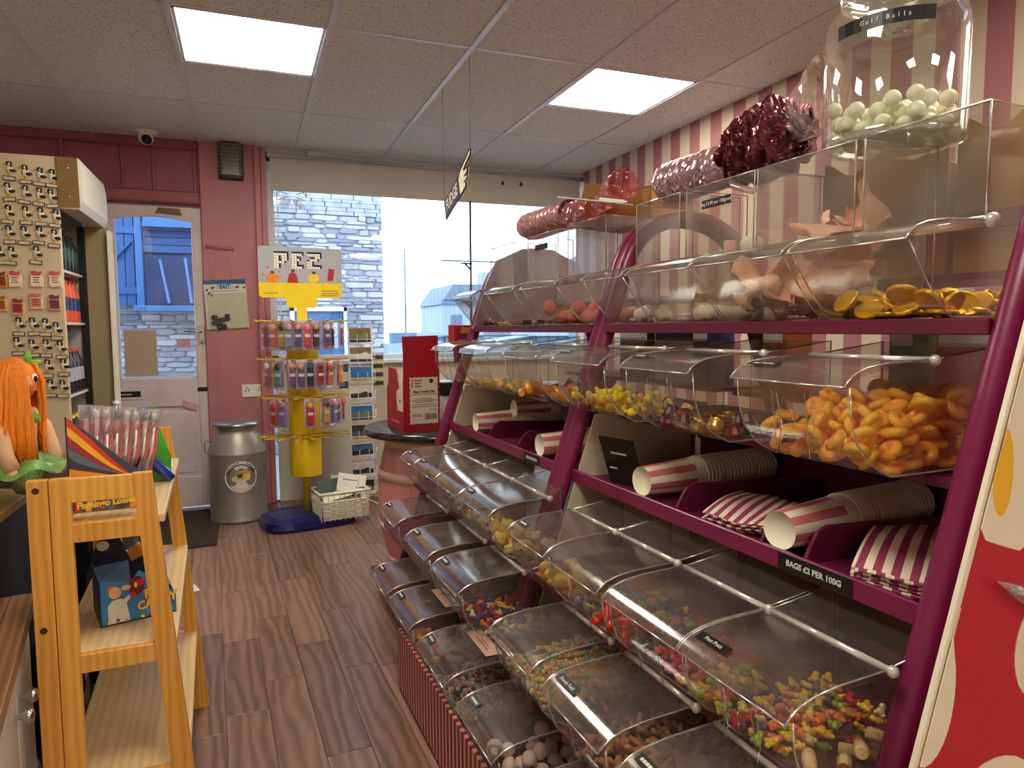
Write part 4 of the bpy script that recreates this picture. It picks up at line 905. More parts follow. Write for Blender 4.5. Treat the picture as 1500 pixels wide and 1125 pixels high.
# ------------------------------------------------------------------ on top of the racks
kraft = mat('kraft_card', (176, 132, 66), .8, var=.08, scale=8); kraft2 = mat('kraft_card_dark', (140, 100, 52), .8, var=.1)
def scallop(s, t, L_, h, label):
    o = thing('display_carton', label, 'carton', W(s, t, 1.315), (0, 0, RZ)); n = 24
    pts = [(0, 0), (L_, 0)] + [(L_*(1-i/n), h + .02*math.cos(i/n*PI*4)) for i in range(n+1)]
    obj('front_flap', G().prism(pts, 0, .004, 'yz'), kraft, o); obj('back_flap', G().prism(pts, .2, .204, 'yz'), kraft, o)
    obj('carton_base', G().box(.004, 0, 0, .2, L_, .004), kraft2, o); obj('end_flap', G().box(.004, 0, 0, .2, .004, h*.8).box(.004, L_-.004, 0, .2, L_, h*.8), kraft2, o)
scallop(.70, 1.50, .34, .315, 'brown card tray with a wavy top edge behind the coin bin, nearest the viewpoint')
scallop(1.06, 1.50, .34, .29, 'brown card tray with a wavy top edge behind the folded foam sweets')
cb = thing('cardboard_box', 'open brown cardboard box on top of the far rack near the blind', 'box', W(2.17, 1.32, 1.573), (0, 0, RZ+.25))
obj('box_wall', G().box(0, -.17, 0, .004, .17, .10).box(.22, -.17, 0, .224, .17, .10).box(0, -.17, 0, .224, -.166, .10).box(0, .166, 0, .224, .17, .10).box(0, -.17, 0, .224, .17, .004), kraft, cb)
obj('box_flap', G().prism([(-.17, .10), (.17, .10), (.15, .17), (-.13, .16)], .224, .228, 'yz').prism([(.0, .10), (.22, .10), (.19, .19), (.02, .17)], .170, .174, 'xz'), kraft2, cb)
tag(obj('folded_paper', G().prism([(0, 0), (.26, -.02), (.24, .10), (.01, .06)], 0, .004, 'xy').prism([(.02, .02), (.12, 0), (.1, .05)], .004, .014, 'xy'), white, None, W(1.86, 1.20, 1.578), (0, -.2, 1.9)), 'folded white paper on top of the far rack beside the pink wrap', 'paper')
def crumple(g, fn, nu, nv, amp, seed, m=0):
    rr = random.Random(seed); ph = [(rr.uniform(8, 60), rr.uniform(8, 60), rr.uniform(0, 6), rr.uniform(.4, 1)) for _ in range(9)]
    def f2(u, v):
        p, nrm = fn(u, v); d = 0
        for a, b, c, e in ph: d += e*abs(math.sin(a*u+b*v*.7+c))
        d = (d/9-.45)*amp; return tuple(p[i]+nrm[i]*d for i in range(3))
    return g.grid(f2, nu, nv, m, False)
foilp = mat('pink_foil_film', (222, 184, 192), .16, metal=.75, var=.3, scale=30, bump=.5); foilr = mat('deep_red_film', (100, 34, 44), .14, metal=.55, var=.4, scale=40, bump=.5, coat=.5)
filmc = clear('crinkled_clear_film', (.96, .82, .82), gloss=.2, rough=.08, haze=.24, hazecol=(.9, .66, .66), edge=.6)
redfilm = clear('red_clear_film', (.94, .40, .42), gloss=.18, rough=.1, haze=.35, hazecol=(.86, .25, .28), edge=.5)
def roll(label, s0, s1, t, z, ra, m, m2, seed, flare):
    o = thing('film_roll', label, 'roll', W(s0, t, z), (0, 0, RZ)); Ln = s1 - s0
    def fn(u, v):
        a = v*2*PI; r_ = ra*(1 - .12*math.cos(PI*u)*.3); y = u*Ln
        return (r_*math.cos(a)*1.25, y, ra + r_*math.sin(a)*(1 if math.sin(a) > 0 else .9)), (math.cos(a), 0, math.sin(a))
    g = G(); crumple(g, fn, 44, 40, ra*.22, seed); 
    obj('foil_wrap', g, m, o)
    return o
a = roll('big roll of crinkled pink foil sweets film lying on top of the near rack', 1.45, 1.78, 1.29, 1.575, .060, foilp, foilr, 3, 1)
def bunch(u, v):
    q = u*u*(3-2*u); r_ = .070 + .016*math.sin(u*PI) - .03*max(0, u-.8)*5; ang = v*2*PI
    return (r_*math.cos(ang)*1.15, .03-u*.20, .075 + .022*u + r_*math.sin(ang)*1.0), (math.cos(ang), 0, math.sin(ang))
g = G(); crumple(g, bunch, 52, 56, .085, 8); obj('gathered_film', g, foilr, a)
def flare(u, v): 
    r_ = .035 + .045*u; ang = v*2*PI
    return (r_*math.cos(ang)*.9, -.12-u*.13, .105 + .05*u + r_*math.sin(ang)*1.1), (math.cos(ang), .3, math.sin(ang))
g = G(); crumple(g, flare, 14, 26, .03, 9); obj('clear_film_end', g, filmc, a)
g = G(); crumple(g, lambda u, v: (((.03+.02*u)*math.cos(v*2*PI), .255+u*.10, .05+(.02+.02*u)*math.sin(v*2*PI)), (math.cos(v*2*PI), 0, math.sin(v*2*PI))), 10, 18, .02, 5); obj('twisted_film_end', g, foilr, a)
g = G().tube([(-.07, .0, .0), (-.085, -.04, -.02), (-.08, -.10, -.045), (-.07, -.14, -.035)], [.006, .010, .008, .005], 6); obj('loose_film_tail', g, filmc, a)
wrapm = mat('pale_pink_wrap', (206, 150, 146), .25, metal=.35, var=.35, scale=40, bump=.5)
b = roll('smaller roll of pale pink wrapped sweets on top of the far rack against the window', 2.36, 2.74, 1.26, 1.575, .058, wrapm, redfilm, 21, 0)
g = G(); crumple(g, lambda u, v: (((.05-.012*u)*math.cos(v*2*PI)*1.2, -u*.16, .05+(.05-.014*u)*math.sin(v*2*PI)), (math.cos(v*2*PI), 0, math.sin(v*2*PI))), 18, 24, .035, 31); obj('red_film_neck', g, redfilm, b)
g = G(); crumple(g, lambda u, v: (((.02+.04*u)*math.cos(v*2*PI), -.15-u*.20, .05+.05*u+(.02+.035*u)*math.sin(v*2*PI)), (math.cos(v*2*PI), .2, math.sin(v*2*PI))), 14, 24, .03, 32); obj('red_film_fan', g, redfilm, b)
sm = thing('film_bundle', 'small clear and red film bundle between the two rolls on top of the racks', 'film', W(1.86, 1.36, 1.575), (0, 0, RZ))
g = G(); crumple(g, lambda u, v: ((.055*math.sin(u*PI)*math.cos(v*2*PI), (u-.5)*.16, .045+.045*math.sin(u*PI)*math.sin(v*2*PI)), (math.cos(v*2*PI), 0, math.sin(v*2*PI))), 16, 20, .03, 41); obj('film', g, filmc, sm)
# glass sweet jar
jg = clear('jar_glass', (.94, .95, .92), gloss=.10, rough=.02, haze=.02, edge=.75)
jr = thing('sweet_jar', 'big clear glass jar a quarter full of white balls on top of the near rack', 'jar', W(1.06, 1.32, 1.574))
rj = .135
obj('jar_body', G().lathe([(0, .006), (rj-.02, .004), (rj-.006, .010), (rj, .03), (rj, .235), (rj-.006, .262), (rj-.025, .285), (rj-.04, .298), (rj-.040, .304), (rj-.030, .308), (rj-.028, .314), (rj-.036, .318), (rj-.036, .325), (rj-.026, .330), (rj-.026, .352), (rj-.034, .356)], 40), jg, jr)
obj('jar_rings', G().lathe([(rj-.041, .299), (rj-.030, .303), (rj-.030, .311), (rj-.041, .314)], 40).lathe([(rj-.036, .322), (rj-.024, .327), (rj-.024, .335), (rj-.036, .338)], 40).lathe([(rj, .004), (rj+.002, .010), (rj, .018)], 40), clear('jar_thick_glass', (.86, .9, .84), gloss=.3, rough=.03, haze=.12, hazecol=(.8, .86, .76), edge=.8), jr)
lg = G(); n = 10; a0, a1 = math.radians(172), math.radians(250)
lg.add([((rj+.001)*math.cos(a0+(a1-a0)*i/n), (rj+.001)*math.sin(a0+(a1-a0)*i/n), z) for z in (.205, .232) for i in range(n+1)], [(i, i+1, n+2+i, n+1+i) for i in range(n)], 0)
jl = obj('name_label', lg, lab_b, jr)
for i, ch in enumerate('Golf Balls'):
    if ch != ' ':
        an = a0 + (a1-a0)*(.30+.05*i); text(ch, .0125, jl, ((rj+.002)*math.cos(an), (rj+.002)*math.sin(an), .2185), (PI/2, 0, an+PI/2), lab_w, ext=.0002)
nm, me, r, hh = sweet('white_ball'); rr = random.Random(2); put = []
for i in range(70):
    best = None
    for q in range(12):
        an = rr.random()*2*PI; rd = (rj-.022)*math.sqrt(rr.random()); x, y = rd*math.cos(an), rd*math.sin(an); zz = .008 + r
        for px, py, pz in put:
            d2 = (px-x)**2+(py-y)**2
            if d2 < 4*r*r: zz = max(zz, pz+math.sqrt(4*r*r-d2)*.97)
        if best is None or zz < best[0]: best = (zz, x, y)
    zz, x, y = best
    if zz > .115: continue
    put.append((x, y, zz)); tag(obj(nm, me, None, None, jr.location + Vector((x, y, zz))), 'creamy white ball sweet inside the glass jar', 'sweet', 'white balls in the jar')

# ------------------------------------------------------------------ barrel table and red display box
bp1 = mat('barrel_pink', (222, 148, 144), .5, var=.08, scale=6); bp2 = mat('barrel_hoop', (236, 200, 190), .45, var=.06)
BT = thing('barrel_table', 'pink painted barrel table with a round dark stone top beside the far rack', 'table', (.92, 3.52, 0))
def br(z): return .255 + .055*math.sin(PI*min(1, max(0, z/.66)))
NS = 18; stg = G()
zz_ = [0, .1, .22, .33, .44, .56, .66]; da = 2*PI/NS*.488
vs = []; fs = []
for z in zz_:
    for rr_, a in ((br(z), -da), (br(z), da), (br(z)-.02, da), (br(z)-.02, -da)): vs.append((rr_*math.cos(a), rr_*math.sin(a), z))
for i in range(len(zz_)-1):
    for k in range(4): fs.append((i*4+k, i*4+(k+1) % 4, i*4+4+(k+1) % 4, i*4+4+k))
fs.append((3, 2, 1, 0)); e_ = (len(zz_)-1)*4; fs.append((e_, e_+1, e_+2, e_+3))
STV = G().add(vs, fs, 0).mesh('stave', bp1)
for i in range(NS): obj('stave', STV, None, BT, (0, 0, 0), (0, 0, 2*PI*i/NS))
for z0, z1 in ((.0, .035), (.17, .215), (.44, .485), (.61, .655)):
    obj('barrel_hoop', G().lathe([(br(z0)+.001, z0), (br(z0)+.004, z0), (br(z1)+.004, z1), (br(z1)+.001, z1)], 40), bp2, BT)
obj('table_top', G().lathe([(0, .66), (.36, .66), (.375, .667), (.378, .68), (.372, .695), (.36, .70), (0, .70)], 56), mat('dark_stone', (44, 40, 44), .16, var=.6, scale=60, spec=.7), BT)
redc = mat('red_card', (178, 16, 30), .45, var=.03); redl = mat('red_card_side', (166, 30, 44), .45, var=.03); crm = mat('cream_card', (226, 210, 190), .6, var=.03)
rbx = thing('display_box', 'tall red card display box with a cream printed label on the barrel table', 'box', (.70, 3.30, .70), (0, 0, math.radians(4)))
obj('front_panel', G().prism([(0, 0), (.187, 0), (.187, .30), (.182, .33), (.184, .40), (.180, .47), (.0, .465), (.004, .38)], 0, .004, 'xz'), redc, rbx)
obj('side_panel', G().prism([(0, 0), (.30, 0), (.30, .19), (.27, .23), (.26, .31), (.12, .305), (.085, .26), (.0, .25)], 0, .004, 'yz'), redl, rbx)
obj('right_panel', G().prism([(0, 0), (.30, 0), (.30, .19), (.26, .31), (.0, .30)], .183, .187, 'yz'), redl, rbx)
obj('back_panel', G().box(.0, .296, 0, .187, .30, .20), redl, rbx); obj('base_panel', G().box(0, 0, 0, .187, .30, .004), redl, rbx)
for i in range(7): obj('printed_stripe', G().prism([(.004, .33+.02*i-.012), (.183, .33+.02*i+.006), (.183, .331+.02*i+.008), (.004, .331+.02*i-.010)], -.0006, 0, 'xz'), mat('red_print_dark', (136, 10, 24), .45), rbx)
sc = []
x0, x1, z0, z1 = .032, .178, .036, .268
for i in range(13): sc.append((x0+(x1-x0)*i/12, z0 + (.003 if i % 2 else 0)))
for i in range(1, 19): sc.append((x1 - (.003 if i % 2 else 0), z0+(z1-z0)*i/18))
for i in range(1, 13): sc.append((x1-(x1-x0)*i/12, z1 - (.003 if i % 2 else 0)))
for i in range(1, 18): sc.append((x0 + (.003 if i % 2 else 0), z1-(z1-z0)*i/18))
lb_ = obj('label_border', G().prism([((x-.105)*1.04+.105, (z-.152)*1.03+.152) for x, z in sc], -.0008, 0, 'xz'), black, rbx)
lb_ = obj('printed_label', G().prism(sc, -.0016, -.0004, 'xz'), crm, rbx)
ink = mat('ink_dark', (56, 34, 40), .6)
text('Bean Sweet Kits', .0165, lb_, (.106, -.0018, .196), (PI/2, 0, 0), ink, bold=.0006)
text('12 x 88g', .011, lb_, (.148, -.0018, .106), (PI/2, 0, 0), ink)
b = G()
for k, zz in enumerate((.183, .160, .152, .144, .132, .122, .083, .076)):
    xa = .045 + (.018 if k in (1, 3) else 0); xb = .17 - (.02 if k in (1, 3) else 0) - (.075 if k > 5 else 0); x = xa; rr = random.Random(k)
    while x < xb: l_ = rr.uniform(.004, .012); b.box(x, -.0019, zz-.0016, min(x+l_, xb), -.0016, zz+.0016); x += l_+.002
x = .108; rr = random.Random(9)
while x < .168: l_ = rr.choice((.0012, .002, .003)); b.box(x, -.0019, .058, x+l_, -.0016, .088); x += l_ + rr.choice((.0014, .0024))
tag(obj('small_print', b, ink, lb_), kind='stuff')
b = G()
for k in range(3): b.box(.055+.003*k, -.0019, .248-.014*k, .095-.006*(k % 2), -.0016, .253-.014*k).box(.043, -.0019, .246-.014*k, .05, -.0016, .254-.014*k)
obj('maker_mark', b, mat('ink_red', (150, 30, 50), .6), lb_); obj('round_mark', G().prism([(.143+.011*math.cos(i*PI/8), .247+.011*math.sin(i*PI/8)) for i in range(16)], -.0019, -.0016, 'xz'), ink, lb_)
sl = obj('side_label', G().prism([(.0, .10), (.10, .10), (.115, .19), (.06, .215), (.085, .262), (0, .252)], -.0012, 0, 'yz'), crm, rbx)
text('Kits', .02, sl, (-.0015, .05, .15), (PI/2, 0, -PI/2), mat('ink_dark', (0, 0, 0)))
b = G(); 
for k in range(5): b.box(-.0012, .20-.03*k, .036, -.0002, .222-.03*k, .046)
obj('side_print', b, mat('pink_print', (226, 120, 130), .6), rbx)
for k in range(6): tag(obj('sweet_kit', G().box(0, 0, 0, .15, .035, .20+.01*(k % 2), c=.004).box(.02, -.001, .04, .13, 0, .15, 1), [mat('kit_card', (226, 216, 206), .5), mat('kit_print', (190, 60, 80), .5)], None, (.70+.02-.0028*k, 3.345+.04*k, .705), (0, 0, math.radians(4))), 'small white card sweet kit standing inside the red display box', 'packet', 'sweet kits in the red box')
# fridge-like dark till area behind table: a speaker and a red bag on the sill
bx = thing('black_box', 'black box on the table edge behind the red display box', 'box', (.98, 3.62, .70), (0, 0, .1)); obj('case', G().box(0, 0, .0, .12, .14, .14, c=.006), wpan, bx); obj('case_top', G().box(-.005, -.005, .14, .125, .145, .215, c=.006), black, bx)
xb_ = thing('sweet_box', 'small red and yellow sweet box on the far rack end, in front of the window', 'box', W(3.12, 1.03, 1.11), (0, 0, .25))
obj('carton', G().box(0, 0, 0, .13, .06, .11, c=.002), mat('box_red', (176, 44, 40), .4), xb_); obj('printed_patch', G().prism([(.01, .01), (.11, .02), (.12, .09), (.04, .10)], -.001, 0, 'xz').box(.02, -.0015, .04, .1, -.001, .07, 1), [mat('box_yellow', (214, 150, 50), .4), mat('box_purple', (120, 40, 90), .4)], xb_)
obj('box_stand', G().box(.02, .01, -.07, .10, .05, 0), mag, xb_)

# ------------------------------------------------------------------ yellow dispenser stand
yel = mat('yellow_metal', (238, 206, 20), .4, var=.04); dbl = mat('base_blue', (12, 22, 92), .3, var=.1); wirey = mat('yellow_wire', (214, 178, 70), .4)
PX, PY = .325, 4.45
pz = thing('dispenser_stand', 'tall yellow PEZ dispenser stand with four spoked tiers and a blue base', 'display stand', (PX, PY, 0))
n = 28
def base_out(sx_, sy_): return [(sx_*math.copysign(abs(math.cos(2*PI*i/n))**.5, math.cos(2*PI*i/n))+.0, sy_*math.copysign(abs(math.sin(2*PI*i/n))**.5, math.sin(2*PI*i/n))) for i in range(n)]
g = G(); lv = [(.275, .20, .0), (.28, .205, .02), (.27, .195, .055), (.22, .15, .075), (.20, .13, .07)]
vs = []; fs = []
for sx_, sy_, z in lv: vs += [(x, y, z) for x, y in base_out(sx_, sy_)]
for i in range(len(lv)-1):
    for k in range(n): fs.append((i*n+k, i*n+(k+1) % n, (i+1)*n+(k+1) % n, (i+1)*n+k))
fs.append(tuple(range(n))[::-1]); fs.append(tuple(range((len(lv)-1)*n, len(lv)*n)))
obj('weighted_base', g.add(vs, fs, 0), dbl, pz, (.0, -.02, 0), (0, 0, math.radians(10)))
obj('pole', G().tube([(0, 0, .06), (0, 0, 1.26)], .022, 14), yel, pz)
for z0, z1 in ((.30, .535), (.56, .775), (.80, 1.01), (1.03, 1.245)):
    obj('drum', G().lathe([(.02, z0), (.094, z0), (.096, z0+.004), (.096, z1-.004), (.094, z1), (.02, z1)], 32), yel, pz)
for z in (1.25, 1.02, .79, .548):
    sp = obj('spoke_ring', G().lathe([(.10, -.006), (.106, 0), (.10, .006)], 32), yel, pz, (0, 0, z))
    for i in range(16):
        a = 2*PI*i/16 + .1; c, s_ = math.cos(a), math.sin(a)
        obj('spoke', G().tube([(.10*c-.006*s_, .10*s_+.006*c, 0), (.27*c-.006*s_, .27*s_+.006*c, .004), (.277*c, .277*s_, .014), (.27*c+.006*s_, .27*s_+.006*c, .004), (.10*c+.006*s_, .10*s_+.006*c, 0)], .0042, 5), wirey if z < 1.2 else yel, sp)
# header board
hb = obj('header_board', G().prism([(-.243, .16), (-.232, .15), (-.225, .145)] + [(-.09, .145), (-.09, .10), (-.075, .085), (-.03, .085), (-.03, 0), (.03, 0), (.03, .085), (.075, .085), (.09, .10), (.09, .145), (.225, .145), (.24, .155), (.243, .17), (.243, .235), (-.243, .235)], -.006, .006, 'xz'), yel, pz, (0, -.02, 1.25))
obj('grey_field', G().prism([(-.243, .235), (.243, .235), (.243, .43), (.232, .445), (-.232, .452), (-.243, .44)], -.0062, .006, 'xz'), mat('board_grey', (168, 170, 178), .4, var=.03), pz, (0, -.02, 1.25))
navyp = mat('navy_print', (26, 22, 78), .4); brickw = mat('print_white', (236, 230, 206), .4)
def pix(rows, x, z, s, parent):
    g1 = G(); g2 = G()
    for r_, line in enumerate(rows):
        for c, ch in enumerate(line):
            if ch == '#':
                g1.box(x+c*s+.0008, -.0088, z-(r_+1)*s+.0008, x+(c+1)*s-.0008, -.0072, z-r_*s-.0008)
                g2.prism([(x+c*s-.001, z-(r_+1)*s-.001), (x+(c+1)*s+.010, z-(r_+1)*s+.003), (x+(c+1)*s+.010, z-r_*s+.011), (x+c*s+.002, z-r_*s+.010)], -.0072, -.0062, 'xz')
    obj('letter_shadow', g2, navyp, parent); obj('letter_bricks', g1, brickw, parent)
P_ = ['#####', '##.##', '##.##', '####.', '##...', '##...']; E_ = ['####', '##..', '###.', '##..', '##..', '####']; Z_ = ['#####', '...##', '.###.', '##...', '##...', '#####']
for rows, x in ((P_, -.155), (E_, -.052), (Z_, .038)): pix(rows, x, .412, .0155, hb)
# fruit drawn along the yellow band: plain shapes only
def disc(g, x, z, rx, rz, m, y=-.0068, n=14): g.prism([(x+rx*math.cos(2*PI*i/n), z+rz*math.sin(2*PI*i/n)) for i in range(n)], y-.001, y, 'xz', m)
FM = [mat('print_orange', (230, 130, 30), .4), mat('print_yellow', (240, 200, 40), .4), mat('print_crimson', (176, 24, 40), .4), mat('print_green', (40, 80, 50), .4)]
def fruit(x, z, rx, rz, m, shape=None):
    g = G()
    if shape: g.prism(shape, -.0078, -.0068, 'xz')
    else: disc(g, x, z, rx, rz, 0)
    o = obj('printed_fruit', g, FM[m], hb)
    if rx > .02: q = G(); disc(q, x+.002, z+rz+.006, .011, .009, 0, -.0072); obj('printed_leaf', q, FM[3], o)
fruit(-.165, .262, .036, .028, 0); fruit(.075, .265, .034, .026, 1)
fruit(-.047, .265, .03, .036, 2, [(-.08, .235), (-.015, .235), (-.025, .285), (-.05, .30), (-.07, .285)]); fruit(.178, .29, .01, .03, 2, [(.155, .25), (.19, .25), (.20, .32), (.165, .325)])
for x, z in ((-.215, .285), (-.19, .325), (-.125, .30), (-.12, .27)): fruit(x, z, .009, .009, 0)
b = G(); rr = random.Random(1)
for x0, x1, z in ((-.215, -.135, .172), (.12, .215, .188), (.12, .22, .173), (.12, .21, .16)):
    x = x0
    while x < x1: l_ = rr.uniform(.003, .008); b.box(x, -.0072, z-.002, x+l_, -.006, z+.002); x += l_+.002
tag(obj('small_print', b, navyp, hb), kind='stuff')
# hanging dispenser packs
blis = clear('blister', (.97, .97, .98), gloss=.08, rough=.05, haze=.02, edge=.4)
def pack_mesh(c1, c2):
    g1 = G().box(-.016, -.006, -.125, .016, .006, -.03, 0, c=.003).ell((0, -.002, -.024), (.018, .012, .019), 8, 6, 1).box(-.013, -.007, -.075, .013, -.0061, -.06, 2)
    return g1.mesh('dispenser', [mat('disp_%d_%d_%d' % c1, c1, .35), mat('disp_%d_%d_%d' % c2, c2, .35), mat('pez_white', (225, 220, 215), .4)])
cols = [((196, 30, 40), (226, 110, 150)), ((190, 26, 34), (214, 60, 80)), ((140, 110, 190), (210, 130, 170)), ((196, 40, 50), (230, 170, 60)), ((190, 150, 50), (90, 50, 40)), ((110, 120, 170), (220, 140, 150)), ((30, 40, 110), (226, 130, 150)), ((200, 40, 60), (236, 120, 140)), ((40, 30, 26), (170, 150, 60)), ((80, 50, 120), (220, 214, 220)), ((60, 40, 90), (236, 228, 230)), ((150, 24, 50), (220, 190, 190)), ((60, 150, 150), (224, 130, 90)), ((176, 40, 70), (236, 220, 210)), ((232, 180, 30), (240, 206, 90)), ((90, 140, 170), (60, 70, 90)), ((110, 50, 150), (236, 140, 110)), ((70, 40, 120), (180, 130, 90)), ((20, 24, 60), (50, 110, 60)), ((160, 24, 36), (120, 30, 40)), ((200, 40, 36), (226, 90, 60)), ((236, 120, 30), (236, 150, 50))]
cn = {(30, 40, 110): 'navy', (232, 180, 30): 'yellow', (236, 120, 30): 'orange', (60, 150, 150): 'teal', (40, 30, 26): 'black', (20, 24, 60): 'dark navy'}
BL = G(); BL.box(-.024, -.012, -.14, .024, .013, .0, c=.005); BLm = BL.mesh('blister', blis); CDm = G().box(-.025, .013, -.145, .025, .0145, .012, c=.001).mesh('card_back', mat('pack_card', (196, 170, 190), .5, var=.3, scale=30))
PK = [(1.25, a) for a in (186, 198, 210, 222, 234, 247, 260, 273, 287, 303, 325, 350)] + [(1.02, a) for a in (190, 204, 217, 229, 250, 263, 276, 290, 312, 335)] + [(.79, a) for a in (206, 219, 230, 274, 302, 315, 334, 350)]
tn = {1.25: 'top', 1.02: 'second', .79: 'third'}
for i, (z, a) in enumerate(PK):
    c = cols[i % len(cols)]; a = math.radians(a); rad = .235 if i % 2 else .215
    p = thing('dispenser_pack', 'sweet dispenser pack on the %s tier of the yellow stand, %s from the left' % (tn[z], ORD[[q for q in range(len(PK)) if PK[q][0] == z].index(i)]), 'sweet pack', (PX+rad*math.cos(a), PY+rad*math.sin(a), z-.008), (0, 0, a+PI/2), 'dispenser packs on the yellow stand'); p.scale = (1.22, 1.22, 1.12)
    obj('dispenser', pack_mesh(*c), None, p); obj('blister', BLm, None, p); obj('card_back', CDm, None, p)
# ------------------------------------------------------------------ milk churn
galv = mat('galvanised_steel', (176, 172, 162), .42, metal=.55, var=.22, scale=5)
ch = thing('milk_churn', 'dull steel milk churn with a round farm badge by the door', 'churn', (-.075, 4.72, 0))
obj('churn_body', G().lathe([(0, .012), (.165, .012), (.172, 0), (.178, .01), (.174, .022), (.172, .03), (.172, .42), (.174, .425), (.176, .432), (.172, .44), (.168, .46), (.150, .505), (.128, .545), (.118, .562), (.118, .575), (.126, .60)], 48), galv, ch)
obj('churn_lid', G().lathe([(.12, .592), (.140, .598), (.146, .604), (.145, .612), (.135, .620), (.08, .632), (0, .636)], 48), mat('lid_steel', (164, 164, 166), .3, metal=.85, var=.15), ch)
for sg in (-1, 1): obj('churn_handle', G().tube([(sg*.150, 0, .50), (sg*.182, 0, .515), (sg*.190, 0, .48), (sg*.185, 0, .44), (sg*.172, 0, .43)], .008, 8), galv, ch, (0, 0, 0), (0, 0, math.radians(8)))
def onc(u, v, dr=.0): # badge point u,v -> on the cylinder, facing the viewer
    th = -PI/2 + .03 + u/.172; return ((.1735+dr)*math.cos(th), (.1735+dr)*math.sin(th), v)
def cdisc(r0, r1, cu, cv, dr, seg=36, a0=0, a1=2*PI):
    g = G(); vs = []; fs = []
    for i in range(seg+1):
        a = a0+(a1-a0)*i/seg; vs += [onc(cu+r0*math.cos(a), cv+r0*math.sin(a), dr), onc(cu+r1*math.cos(a), cv+r1*math.sin(a), dr)]
    for i in range(seg): fs.append((2*i, 2*i+1, 2*i+3, 2*i+2))
    return g.add(vs, fs, 0)
bd = obj('round_badge', cdisc(0, .098, .015, .295, .0005), mat('badge_cream', (226, 220, 206), .5), ch)
obj('badge_ring', cdisc(.074, .079, .015, .295, .0010, 30, math.radians(15), math.radians(170)), black, bd)
obj('badge_ring', cdisc(.072, .0735, .015, .295, .0010, 30), mat('badge_grey', (110, 104, 96), .5), bd)
for cu, cv, ru, col in ((.0, .0, .040, (150, 170, 90)), (.022, .012, .034, (206, 160, 90)), (.0, .028, .026, (170, 110, 70)), (-.008, .006, .014, (40, 28, 24)), (.03, -.005, .022, (224, 206, 120)), (-.012, -.028, .02, (222, 196, 190)), (.012, -.035, .016, (214, 210, 206)), (-.038, -.012, .018, (196, 200, 120))):
    obj('badge_picture', cdisc(0, ru, .015+cu, .295+cv, .0012+.0002*abs(cu*50)+.00015*(8-cv*100)*.1, 14), mat('bdg_%d' % (col[0]*7+col[1]), col, .5), bd)
for i, c in enumerate('FARM'):
    a = math.radians(66 - 13*i); p = onc(.015+.0875*math.cos(a), .295+.0875*math.sin(a), .001); text(c, .017, bd, p, (PI/2, -(a-PI/2)*1.0, .03+(.015+.0875*math.cos(a))/.172), black, ext=.0002, bold=.0003)
for i in range(7): 
    a = math.radians(100 + 11*i); obj('badge_letter_mark', cdisc(.082, .093, .015, .295, .0010, 2, a, a+math.radians(4)), black, bd)
b = G()
for i in range(22):
    a = math.radians(195 + 7*i); b2 = cdisc(.083, .089, .015, .295, .0010, 1, a, a+math.radians(3.5)); b.add(b2.v, b2.f, 0)
obj('badge_small_print', b, mat('badge_green_ink', (70, 84, 60), .5), bd)

# ------------------------------------------------------------------ postcard spinner, basket
ww = mat('white_wire', (226, 224, 218), .4)
PR = thing('postcard_rack', 'white wire postcard rack standing right of the yellow stand', 'postcard rack', (.72, 4.72, 0), (0, 0, .05))
g = G()
for x in (-.075, .075): g.tube([(x, 0, .0), (x, 0, 1.24)], .004, 6)
g.tube([(-.0, .05, 0), (0, .05, 1.24)], .005, 6)
for x, y in ((-.12, -.12), (.12, -.12), (0, .16)): g.tube([(0, .02, .05), (x, y, .004)], .005, 6)
obj('wire_upright', g, ww, PR)
zs = [1.115, .985, .855, .72, .59, .46, .33, .20, .08]
for z in zs:
    for x in (0,):
        g = G(); g.tube([(-.085, -.035, z+.07), (-.085, -.035, z-.012), (.085, -.035, z-.012), (.085, -.035, z+.07)], .0026, 5); g.tube([(-.085, -.035, z+.02), (.085, -.035, z+.02)], .0022, 5)
        for xx in (-.03, .035): g.tube([(xx, -.035, z-.012), (xx, -.037, z+.06)], .002, 4)
        g.tube([(-.085, -.035, z-.012), (-.075, .0, z-.012)], .0026, 5).tube([(.085, -.035, z-.012), (.075, 0, z-.012)], .0026, 5); obj('card_pocket', g, ww, PR)
sky_ = mat('print_sky', (40, 110, 180), .4, var=.2, scale=8); sand = mat('print_sand', (196, 176, 110), .4, var=.3, scale=20); dark_ = mat('print_dark', (44, 46, 50), .4, var=.5, scale=20); sea = mat('print_sea', (60, 96, 130), .4, var=.3, scale=14); grn = mat('print_field', (96, 120, 70), .4, var=.4, scale=20); pale = mat('print_pale', (206, 206, 204), .4, var=.2, scale=20); brn = mat('print_moor', (120, 96, 66), .4, var=.4, scale=20)
themes = [(brn, grn, dark_, 'postcard of a brown headland road'), (brn, pale, dark_, 'postcard of a brown animal on moorland'), (sky_, sky_, sand, 'postcard of a blue bay and sandy beach'), (pale, dark_, pale, 'postcard of small harbour photographs on a white ground'), (sky_, grn, sea, 'postcard of a blue sky over a harbour'), (dark_, sea, sand, 'dark postcard of a shore at dusk'), (sea, dark_, pale, 'postcard of white houses by dark blue water'), (pale, dark_, pale, 'white-bordered postcard with four small views'), (dark_, brn, pale, 'dark brown postcard in the lowest pocket')]
